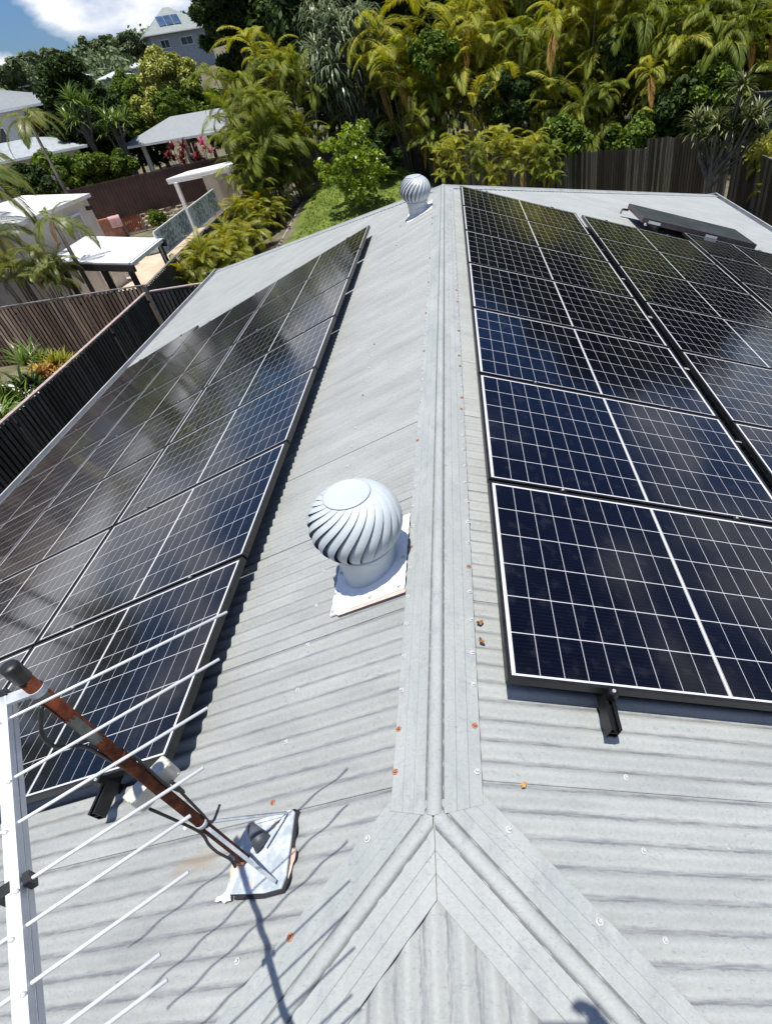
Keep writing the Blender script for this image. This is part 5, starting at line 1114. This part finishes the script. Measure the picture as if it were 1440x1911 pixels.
# --- dark trees closing off the view behind the palms
tp = [tree('broadleaf_tree', 'tmp', 'tree', (0, 0, 0), 19, (5.6, 8.2), M['dkleaf'], 300+i, 80, 42000, 0.20, 0.28, elong=2.2, gapf=0.30) for i in range(2)]
TR = [(560, -10, 50), (700, 10, 49), (800, 40, 47), (900, 20, 50), (1010, 30, 47), (1120, 20, 46), (1230, 20, 44), (1340, 20, 43), (1450, 0, 41), (1500, 130, 38), (640, 120, 46)]
TL = ['behind the palms at the top, left of the strap-leaved tree', 'right behind the crown of the strap-leaved tree', 'behind the pale drooping palms left of the white roof edge', 'around the white roof edge at the top', 'behind the palms at the top above the low fence', 'behind the palms at the top above the middle fence', 'behind the palms at the top above the tall fence bay', 'behind the palms at the top near the right edge', 'in the top right corner of the garden', 'behind the blue-grey fence at the right edge', 'low behind the strap-leaved tree and the shrub']
for i, (px, py, d) in enumerate(TR):
    P = atd(px, py, d); loc = (P[0], P[1], P[2]-8.2)
    o = tp[i] if i < 2 else copy_thing(tp[i % 2], loc, random.random()*6, '', 1.0)
    o.location = loc; o['label'] = 'dark broadleaf tree '+TL[i]; o['group'] = 'dark trees behind the palms'; o.rotation_euler = (0, 0, random.random()*6)
# --- strap-leaved tree in the middle
P = atd(650, 115, 39.0); g = gt_(P)
Hc = P[2]-g[2]
strap_tree('pandanus', 'tall tree crowded with bluish strap leaves above the bright green shrub', 'tree', g, Hc+2.7, 2.7, 74, 46, 1.15, 0.075, M['strap'], 7, zlo=(Hc-2.7)/(Hc+2.7), trunk_r=0.16, drop=1.1)
# --- bright green shrub
P = atd(655, 298, 31.0); g = gt_(P); 
tree('shrub', 'bright green open-branched shrub standing on the lawn just beyond the roof', 'shrub', g, P[2]-g[2]+1.85, (1.95, 1.95), M['brleaf'], 27, 74, 4600, 0.105, 0.045, gapf=0.15, elong=1.7)
# --- dark weeping tree, yellow-green tree, dark round tree, others at left
P = atd(425, -20, 50); g = gt_(P); tree('weeping_tree', 'very dark tall tree with fine foliage rising out of the top left of the frame', 'tree', g, P[2]-g[2]+6.6, (3.1, 6.6), M['dkleaf'], 31, 130, 80000, 0.13, 0.3, elong=3.2, gapf=0.20)
P = atd(315, 148, 62); g = gt_(P); tree('flowering_tree', 'yellow-green tree with pale blossom between the slope house and the pavilion', 'tree', g, P[2]-g[2]+2.2, (2.3, 2.2), M['ygleaf'], 32, 80, 30000, 0.14, 0.22, gapf=0.26)
P = atd(325, 205, 56); g = gt_(P); tree('garden_tree', 'mid green tree behind the roof of the grey pavilion', 'tree', g, P[2]-g[2]+1.2, (1.8, 1.2), M['midleaf'], 33, 50, 20000, 0.13, 0.2, gapf=0.28)
P = atd(136, 190, 52); g = gt_(P); tree('fig_tree', 'dense dark green rounded tree left of the yuccas, against the hill', 'tree', g, P[2]-g[2]+2.8, (1.85, 2.8), M['dkleaf'], 34, 110, 48000, 0.11, 0.25, gapf=0.28)
P = atd(200, 205, 50); g = gt_(P); tree('garden_tree', 'dark tree joined to the rounded one, above the yuccas', 'tree', g, P[2]-g[2]+1.5, (1.5, 1.5), M['dkleaf'], 35, 50, 18000, 0.11, 0.2, gapf=0.28)
P = atd(245, 232, 58); g = gt_(P); tree('garden_shrub', 'rounded mid green shrub left of the pavilion roof', 'shrub', g, P[2]-g[2]+1.0, (1.5, 1.0), M['midleaf'], 36, 40, 14000, 0.11, 0.12, gapf=0.30)
P = atd(255, 165, 70); g = gt_(P); tree('garden_tree', 'green tree below the white gabled house on the slope', 'tree', g, P[2]-g[2]+1.5, (1.8, 1.5), M['midleaf'], 37, 40, 14000, 0.14, 0.2, gapf=0.3)
P = atd(20, 330, 30); 
for px, py, d, rx, lab, mt in ((108, 312, 43.5, 2.6, 'leafy hedge bush below the pale grey roof, nearest the left palms', 'midleaf'), (168, 315, 44.0, 2.7, 'sprawling green bush spilling over the brown steel fence, middle of three', 'midleaf'), (215, 312, 45.0, 1.9, 'green bush left of the pavilion post, rightmost of three over the steel fence', 'midleaf'), (60, 350, 36, 1.6, 'dark bush behind the white-roofed outbuilding at left', 'dkleaf')):
    P = atd(px, py, d); g = gt_(P); tree('hedge_bush', lab, 'bush', g, P[2]-g[2]+0.9, (rx*0.70, 1.0), M[mt], px, 34, 12000, 0.10, 0.08, gapf=0.34, shape='round', group='bushes over the brown steel fence')
# --- more trees between the houses on the slope
bt = [tree('slope_tree', 'tmp', 'tree', (0, 0, 0), 5.0, (2.1, 2.0), M[mt], 840+i, 40, 14000, 0.13, 0.12, gapf=0.28) for i, mt in enumerate(('midleaf', 'dkleaf', 'ygleaf'))]
ST = [(232, 165, 80, 0, 'just below the small white roofs'), (345, 180, 66, 1, 'right of the yellow-green tree'), (110, 245, 56, 1, 'at the right end of the two-storey house'), (290, 215, 60, 2, 'above the pavilion ridge'), (185, 262, 52, 1, 'between the two yuccas'), (236, 244, 62, 0, 'at the left tip of the pavilion roof'), (280, 262, 62, 1, 'seen under the pavilion roof'), (375, 215, 62, 0, 'at the right end of the pavilion ridge')]
for i, (px, py, d, v, w_) in enumerate(ST):
    P = atd(px, py, d); s = 0.8+0.5*((i*37) % 10)/10; loc = (P[0], P[1], P[2]-3.0*s)
    if v not in used2: used2.add(v); o = bt[v]; o.location = loc; o.scale = (s,)*3
    else: o = copy_thing(bt[v], loc, random.random()*6, '', s)
    o['label'] = 'leafy tree on the slope, '+w_; o['group'] = 'trees between the houses on the slope'
# --- yuccas
for (px, py, d, hd, lab) in ((150, 222, 47.5, 6, 'yucca with several spiky heads on a leaning stem, left of two'), (218, 250, 47, 5, 'yucca with spiky green heads, right of two, near the pavilion roof')):
    P = atd(px, py, d); g = gt_(P); H = P[2]-g[2]
    strap_tree('yucca', lab, 'yucca', g, H+1.0, 1.0, hd, 40, 0.95, 0.075, M['yucca'], px, zlo=0.80, trunk_r=0.12, lowest=-0.25, drop=0.45, group='yuccas below the dark tree')
# --- cordylines under the pavilion
for (px, py, mt, lab) in ((330, 278, 'redleaf', 'red-leaved cordyline behind the steel fence, leftmost of three'), (348, 274, 'redleaf', 'red-leaved cordyline behind the steel fence, middle of three'), (372, 275, 'pinkleaf', 'pink-leaved cordyline behind the steel fence, rightmost of three')):
    P = atd(px, py, 44); g = gt_(P); strap_tree('cordyline', lab, 'cordyline', g, P[2]-g[2]+0.35, 0.7, 6, 20, 0.55, 0.10, M[mt], px, zlo=0.6, trunk_r=0.04, lowest=0.0, drop=0.6, group='red and pink cordylines under the pavilion')
# --- golden palms along the side fence
gp = [palm_clump('tmp', 400+i, 1.7, 0.75, 7, M['golden'], '', nf=7, sc=0.52, dead=0, lowest=0.45, name='golden_palm') for i in range(3)]
GPS = [(335, 520, 'closest to the corner of the fences'), (372, 500, 'second from the fence corner'), (402, 468, 'third from the fence corner'), (425, 445, 'fourth from the fence corner'), (448, 425, 'midway along the grey fence'), (462, 398, 'sixth from the fence corner'), (485, 395, 'beside the mulch bed'), (500, 372, 'at the far end by the shaded palms'), (440, 470, 'at the roof edge beside the mulch bed'), (405, 500, 'small, against the roof edge')]
for i, (px, py, lab) in enumerate(GPS):
    P = gz(px, py, -3.75); 
    if P[0] < -9.75: P = P*1.0; P[0] = -9.55
    loc = (P[0], P[1], GZ); s = 0.9+0.2*random.random(); lab = 'low golden-leaved palm along the grey side fence, '+lab
    if i < 3: o = gp[i]; o.location = loc; o['label'] = lab; o['group'] = 'golden palms along the side fence'
    else: copy_thing(gp[i % 3], loc, random.random()*6, lab, s, 'golden palms along the side fence')
# --- palms at the left edge
BIG = [frond(3.0, 0.9-0.15*k, -0.9-0.12*k, 40, 0.75, 0.05, 200+k, hang=0.7) for k in range(4)]
M['edgepalm'] = leaf_mat('left_palm_leaf', [(0.035, 0.06, 0.012), (0.09, 0.13, 0.02), (0.20, 0.22, 0.05), (0.32, 0.28, 0.10)], 0.35, 0.4, 0.5)
def palm(label, P, g, nf, sc, mat, seed, bank=BIG, tr=0.11, lean=(0, 0), dead=2):
    r = np.random.default_rng(seed); o = empty('palm_tree', g, label, 'palm'); acc = Acc(); c = np.array(P)-np.array(g); head(acc, c, nf, r, sc, bank); acc.mesh('crown', mat, o)
    mb = MB(); mb.tube([(lean[0], lean[1], -0.1), (c[0]*0.3+lean[0]*0.5, c[1]*0.3+lean[1]*.5, c[2]*0.5), c], [tr*1.25, tr, tr*0.75], 9); mb.build('trunk', M['trunk'], o, True)
    if dead:
        da = Acc()
        for k in range(dead): V, Q = FRD[k % 3]; da.add((V*sc*0.9) @ rotz(r.random()*6.28).T + c, Q)
        da.mesh('dead_fronds', M['deadf'], o)
    return o
for px, py, d, nf, sc, lab in ((-112, 325, 27.5, 15, 1.0, 'feather palm leaning in from the left edge, its frond tips crossing the low wing'), (52, 222, 33, 9, 0.62, 'feather palm with drooping browned fronds in front of the two-storey house'), (98, 408, 24.0, 8, 0.50, 'feather palm with arching olive fronds before the cream outbuilding'), (-8, 440, 26.5, 9, 0.55, 'feather palm left of the cream outbuilding, close to the left edge')):
    P = atd(px, py, d); palm(lab, P, np.array([P[0], P[1], GZ]), nf, sc, M['edgepalm'], px+500, tr=0.075)
for x_, y_, h_, w_ in ((-21.5, 8.5, 6.6, 'nearest the camera'), (-23.5, 13.5, 7.4, 'second of four'), (-27.5, 17.5, 7.0, 'third of four'), (-22.0, 2.0, 6.0, 'last, opposite the antenna')):
    palm('tall unseen palm added outside the left edge to streak the panel reflections, '+w_, np.array([x_, y_, GZ+h_]), np.array([x_, y_, GZ]), 16, 0.95, M['edgepalm'], int(900+x_*-7), tr=0.13)  # out of view, added to put dark bands into the left panel reflections
slim = [palm_clump('tmp', 600+i, 2.9, 0.75, 7, M['edgepalm'], '', nf=5, sc=0.42, dead=2, lowest=0.72) for i in range(2)]
for i, (px, py, d, lab) in enumerate(((18, 505, 24.6, 'thin-stemmed cane palm clump behind the sunlit brown fence, by the left edge'), (62, 500, 24.2, 'thin-stemmed cane palm clump beside the pergola posts'), (99, 508, 23.6, 'small thin-stemmed cane palm clump under the front edge of the pergola'))):
    P = atd(px, py, d); loc = (P[0], P[1], GZ); s = max(0.3, (P[2]-GZ)/2.5)
    if i < 2: o = slim[i]; o.location = loc; o.scale = (s,)*3; o['label'] = lab; o['group'] = 'cane palms left of the pergola'
    else: copy_thing(slim[0], loc, 2.0, lab, s, 'cane palms left of the pergola')
# --- plants in the neighbour's bed beyond the near fence
for (px, py, mt, n_, L_, w_, lab) in ((60, 672, 'yucca', 40, 0.9, 0.05, 'spiky green plant by the pool, near the foot of the brown fence'), (118, 672, 'golden', 60, 0.6, 0.04, 'tuft of yellow grass where the brown and charcoal fences meet'), (92, 690, 'deadf', 50, 0.55, 0.05, 'dry tan tuft between the green spiky plant and the yellow grass'), (30, 745, 'midleaf', 46, 0.8, 0.05, 'fine green tuft above the charcoal fence, lower left'), (62, 718, 'dkleaf', 26, 0.8, 0.10, 'dark fan-shaped plant against the pale pool surround'), (-8, 790, 'yucca', 40, 1.1, 0.08, 'green spiky plant at the left edge above the charcoal fence')):
    P = gz(px, py, -4.2); r = np.random.default_rng(px+3000); o = empty('tufted_plant', (P[0], P[1], GZ), lab, 'plant'); acc = Acc()
    for k in range(3): rosette(acc, (0.25*math.cos(k*2.1), 0.25*math.sin(k*2.1), 0.35+0.12*k), n_, L_, w_, r, drop=0.5, lowest=0.0)
    acc.mesh('leaves', M[mt], o); mb = MB(); mb.tube([(0, 0, -0.05), (0, 0, 0.4)], [0.07, 0.05], 8); mb.build('stem', M['trunk'], o)
P = gz(15, 735, -4.0); mb = MB(); mb.tube([(0, 0, 0), (0.02, 0, 0.9), (-0.1, 0.1, 2.2)], [0.17, 0.15, 0.12], 12); o = empty('palm_tree', (P[0]-0.2, P[1], GZ), 'dark thick palm trunk at the lower left beside the pool', 'palm'); mb.build('trunk', M['trunk'], o, True)
acc = Acc(); head(acc, np.array([-0.1, 0.1, 2.2]), 7, np.random.default_rng(5), 0.35); acc.mesh('crown', M['edgepalm'], o)
# potted plant leaves
acc = Acc(); r = np.random.default_rng(3); leaf_blob(acc, [(0, 0, 0.5), (0.2, 0.1, 0.55), (-0.2, 0, 0.5), (0, 0.2, 0.7)], [(0.3, 0.3, 0.2)]*4, 260, 0.14, r); acc.mesh('foliage', M['brleaf'], pot)
# shrubs by the rockery
for px, py, rx, mt, lab in ((278, 385, 0.55, 'brleaf', 'small bright bush between the rusty gate and the rockery'), (292, 405, 0.6, 'midleaf', 'small green bush in front of the rockery')):
    P = gz(px, py, -4.2); tree('garden_shrub', lab, 'shrub', (P[0], P[1], GZ), 1.3, (rx, 0.6), M[mt], px, 14, 1600, 0.09, 0.04, gapf=0.4)
# --- bushy dracaena tree at right
P = atd(1358, 225, 24.5); g = np.array([*atd(1325, 320, 24.2)[:2], GZ])
hd_ = [atd(px, py, 24.5+random.uniform(-0.5, 0.5))-g for px, py in ((1381, 175), (1377, 215), (1350, 225), (1320, 232), (1392, 232), (1410, 246), (1350, 262), (1385, 258), (1312, 262), (1335, 250), (1365, 238), (1300, 240), (1340, 285), (1404, 220))]
strap_tree('dragon_tree', 'dragon tree with spiky leaf heads on thin pale branches at the right, before the fence', 'tree', g, 4.2, 1.5, len(hd_)*2, 40, 0.62, 0.062, M['dragon'], 77, zlo=0.45, trunk_r=0.085, pts=hd_, lowest=-0.2, drop=0.5)
P = gz(1428, 272, -2.6); o = copy_thing(protos[4], (P[0]+0.6, P[1]+0.8, GZ), 1.0, 'small bright cane palm behind the cap rail at the right edge', 0.36, 'cane palms at the right edge')
# --- wooded hill: individual trees cannot be told apart
acc = Acc(); r = np.random.default_rng(99); cs = []; rs = []
for k in range(620):
    px = r.uniform(-120, 460); d = 100+150*r.random(); v = ray(px, 150); v = v/math.hypot(v[0], v[1]); x, y = CAM[0]+d*v[0], CAM[1]+d*v[1]; s = 2.0+1.8*r.random()
    if px > 225 and d < 165: continue
    cs.append((x, y, terrain(x, y)+s*0.7)); rs.append((s*1.3, s*1.3, s))
leaf_blob(acc, cs, rs, 150000, 0.50, r, elong=1.4); hf = acc.mesh('hill_forest', M['hill'], None); hf['kind'] = 'stuff'; hf['label'] = 'grey-green wooded hillside on the skyline at upper left'
for i, (px, py, d) in enumerate(((50, 118, 120), (85, 108, 130), (210, 75, 150), (165, 80, 150), (25, 128, 110), (240, 68, 150))):
    P = atd(px, py, d); g = gt_(P); tree('hill_tree', 'tree standing out on the hill skyline, ' + ['above the left house', 'just left of the rounded dark tree top', 'halfway up the hill', 'near the rounded dark tree top', 'leftmost one', 'left of the slope house'][i], 'tree', g, max(3.0, P[2]-g[2]+1.2), (2.6, 2.0), M['hill'], 700+i, 22, 5000, 0.36, 0.2, gapf=0.35)
# grass blades on the lawn
r = np.random.default_rng(4); n = 26000; X_ = r.uniform(-8.6, 6, n); Y_ = r.uniform(17, 40, n); k = X_ > -8.0+0.012*(Y_-17)**1.25; X_, Y_ = X_[k], Y_[k]; Zt = np.array([terrain(x, y) for x, y in zip(X_, Y_)]); n = len(X_)
a = r.random(n)*6.28; w = 0.035; h = 0.06+0.07*r.random(n); dx, dy = np.cos(a)*w, np.sin(a)*w; lx, ly = r.normal(0, 0.04, n), r.normal(0, 0.04, n)
V = np.stack([np.stack([X_-dx, Y_-dy, Zt], 1), np.stack([X_+dx, Y_+dy, Zt], 1), np.stack([X_+dx*0.1+lx, Y_+dy*.1+ly, Zt+h], 1)], 1).reshape(-1, 3); q = np.arange(n)*3
gr = fast_mesh('lawn_grass', V, np.stack([q, q+1, q+2], 1), leaf_mat('grass_blade', [(0.09, 0.15, 0.015), (0.20, 0.27, 0.03), (0.34, 0.38, 0.06)], 0.3, 0.7, 0.35, 0.2), None); gr['kind'] = 'stuff'; gr['label'] = 'short bright green lawn grass beyond the roof'
for o_ in list(scene.objects):   # any prototype that found no place is removed
    if o_.parent is None and o_.get('label') in ('tmp', ''):
        for c_ in list(o_.children): bpy.data.objects.remove(c_)
        bpy.data.objects.remove(o_)

# ================================================================== THE PERSON TAKING THE PICTURE (only the shadow of the raised hand and phone is in view)
def skin_mesh(name, chains, mat, parent, sub=2):
    """chains: lists of (point, radius); first points that coincide are shared"""
    V = []; Rr = []; Eg = []; idx = {}
    for ch in chains:
        last = None
        for p, r in ch:
            k = tuple(np.round(p, 4))
            if k not in idx: idx[k] = len(V); V.append(p); Rr.append(r)
            if last is not None: Eg.append((last, idx[k]))
            last = idx[k]
    me = bpy.data.meshes.new(name); me.from_pydata([tuple(map(float, v)) for v in V], Eg, []); me.update()
    o = bpy.data.objects.new(name, me); col.objects.link(o); o.parent = parent; me.materials.append(mat)
    m = o.modifiers.new('skin', 'SKIN'); m.use_smooth_shade = True
    if not me.skin_vertices: me.attributes.new('skin', 'FLOAT', 'POINT') if False else None
    bpy.context.view_layer.objects.active = o
    if not me.skin_vertices:
        import bmesh
        b = bmesh.new(); b.from_mesh(me); b.verts.layers.skin.verify(); b.to_mesh(me); b.free()
    for i, r in enumerate(Rr): me.skin_vertices[0].data[i].radius = (r, r)
    me.skin_vertices[0].data[0].use_root = True
    s = o.modifiers.new('sub', 'SUBSURF'); s.levels = sub; s.render_levels = sub
    return o
M['skin'] = noisy('tanned_skin', (0.36, 0.20, 0.14), (0.42, 0.25, 0.18), 20, 0.55)
M['navy'] = noisy('navy_work_shirt', (0.02, 0.025, 0.05), (0.035, 0.04, 0.075), 20, 0.85)
M['khaki'] = noisy('khaki_shorts', (0.20, 0.16, 0.11), (0.27, 0.22, 0.16), 20, 0.85)
PX, PY = 0.46, -1.12
zf = lambda x, y: -max(abs(x), -y)*TA+0.010
pers = empty('person', (PX, PY, zf(PX, PY)), 'person holding up a phone, whose hand casts the shadow at the bottom edge', 'person')
PO = np.array([PX, PY, zf(PX, PY)])
def q_(x, y, z): return np.array([x, y, z])-PO
hz_ = 0.62
pelv, chest, neck = q_(PX, PY, 0.62), q_(PX, PY-0.01, 1.02), q_(PX, PY+0.01, 1.20)
shR, shL = q_(PX+0.17, PY, 1.10), q_(PX-0.17, PY, 1.10)
hand = CAM+np.array([0.118, 0.016, 0.010])-PO
chains = [[(pelv, 0.135), (q_(PX, PY, 0.82), 0.115), (chest, 0.14), (neck, 0.06), (q_(PX, PY+0.02, 1.28), 0.075), (q_(PX-0.005, PY+0.035, 1.355), 0.092), (q_(PX-0.005, PY+0.02, 1.43), 0.07)],
 [(q_(PX-0.005, PY+0.035, 1.355), 0.092), (q_(PX-0.01, PY+0.128, 1.345), 0.014)],
 [(chest, 0.14), (shR, 0.062), (q_(PX+0.20, PY+0.20, 1.30), 0.045), (hand+np.array([0.03, -0.07, -0.07]), 0.033), (hand, 0.036)],
 [(chest, 0.14), (shL, 0.062), (q_(PX-0.26, PY+0.05, 0.84), 0.045), (q_(PX-0.28, PY+0.12, 0.62), 0.030), (q_(PX-0.28, PY+0.14, 0.54), 0.032)]]
for i in range(4):
    f = hand+np.array([-0.005, 0.004, 0.018-0.018*i]); d1 = np.array([-0.02, 0.034, 0.016]); ln = (0.95, 1.05, 1.0, 0.8)[i]
    chains.append([(hand, 0.036), (f+d1*ln, 0.010), (f+d1*ln+np.array([-0.022, 0.006, 0.006])*ln, 0.009), (f+d1*ln+np.array([-0.040, -0.008, 0.004])*ln, 0.008)])
    g = q_(PX-0.28, PY+0.15, 0.50)+np.array([-0.025+0.017*i, 0.01, 0]); chains.append([(q_(PX-0.28, PY+0.14, 0.54), 0.032), (g, 0.010), (g+np.array([0, 0.01, -0.03])*ln, 0.009), (g+np.array([0, 0.0, -0.055])*ln, 0.008)])
chains.append([(hand, 0.036), (hand+np.array([-0.012, -0.034, 0.02]), 0.012), (hand+np.array([-0.038, -0.036, 0.026]), 0.010)])
chains.append([(q_(PX-0.28, PY+0.14, 0.54), 0.032), (q_(PX-0.245, PY+0.165, 0.52), 0.011), (q_(PX-0.235, PY+0.175, 0.485), 0.009)])
for sx, yo in ((0.10, 0.03), (-0.11, -0.05)):
    fx, fy = PX+sx*1.5, PY+yo; zg = zf(fx, fy)
    chains.append([(pelv, 0.135), (q_(PX+sx, PY, 0.56), 0.09), (q_(fx, fy+0.03, (0.56+zg)/2+0.02), 0.058), (q_(fx, fy-0.01, zg+0.09), 0.040), (q_(fx, fy+0.07, zg+0.045), 0.036), (q_(fx, fy+0.15, zf(fx, fy+0.15)+0.038), 0.026)])
body = skin_mesh('body', chains, M['skin'], pers)
skin_mesh('shirt', [[(q_(PX, PY, 0.60), 0.150), (q_(PX, PY, 0.82), 0.130), (chest, 0.152), (q_(PX, PY, 1.17), 0.085)], [(chest, 0.152), (shR, 0.080), (q_(PX+0.19, PY+0.10, 1.20), 0.066)], [(chest, 0.152), (shL, 0.080), (q_(PX-0.22, PY+0.02, 0.97), 0.066)]], M['navy'], pers)
skin_mesh('shorts', [[(q_(PX, PY, 0.66), 0.146), (q_(PX, PY, 0.60), 0.150), (q_(PX+0.10, PY, 0.52), 0.105), (q_(PX+0.13, PY+0.03, 0.28), 0.085)], [(q_(PX, PY, 0.60), 0.150), (q_(PX-0.11, PY-0.01, 0.52), 0.105), (q_(PX-0.145, PY-0.03, 0.28), 0.085)]], M['khaki'], pers)
mb = MB(); mb.lathe([(0.100, -0.01), (0.104, 0.03), (0.085, 0.075), (0.045, 0.10), (0.0001, 0.105)], q_(PX-0.005, PY+0.025, 1.385), 24)
V = []; 
for k in range(13):
    a = -0.95+1.9*k/12+PI/2
    for r_0, dz in ((0.098, 0.0), (0.098+0.075*math.cos((a-PI/2)*1.2), -0.012)): V.append(q_(PX-0.005+r_0*math.cos(a), PY+0.025+r_0*math.sin(a), 1.385+dz))
mb.add(V, [(2*k, 2*k+1, 2*k+3, 2*k+2) for k in range(12)]); mb.build('cap', M['navy'], pers, True)
for sx, yo in ((0.10, 0.03), (-0.11, -0.05)):
    fx, fy = PX+sx*1.5, PY+yo; mb = MB(); zg = zf(fx, fy)
    mb.lathe([(0.0001, 0.0), (1.0, 0.0), (1.05, 0.25), (0.92, 0.6), (0.6, 0.9), (0.0001, 1.0)], (0, 0, 0), 18); Vv = mb.v[0]; Vv[:, 0] *= 0.052; Vv[:, 1] *= 0.135; Vv[:, 2] *= 0.10; Vv[:, 2] += -(Vv[:, 1])*(-0.0); mb.v[0] = Vv+q_(fx, fy+0.06, zf(fx, fy+0.06)-0.02)
    mb.build('boot', M['blackp'], pers, True)
# phone: lens at the viewpoint, body stretched to the right and below behind it
Rph = np.array([RT, UP, FW]).T; pc = CAM-FW*0.014+RT*0.034+UP*0.012
mb = MB(); V, Fc = rbox(0.150, 0.074, 0.008, 0.010); mb.add(V @ Rph.T + pc, Fc); ph = mb.build('phone', M['blackp'], None); tag(ph, 'dark phone held up in the raised hand above the bottom edge of the roof', 'phone')
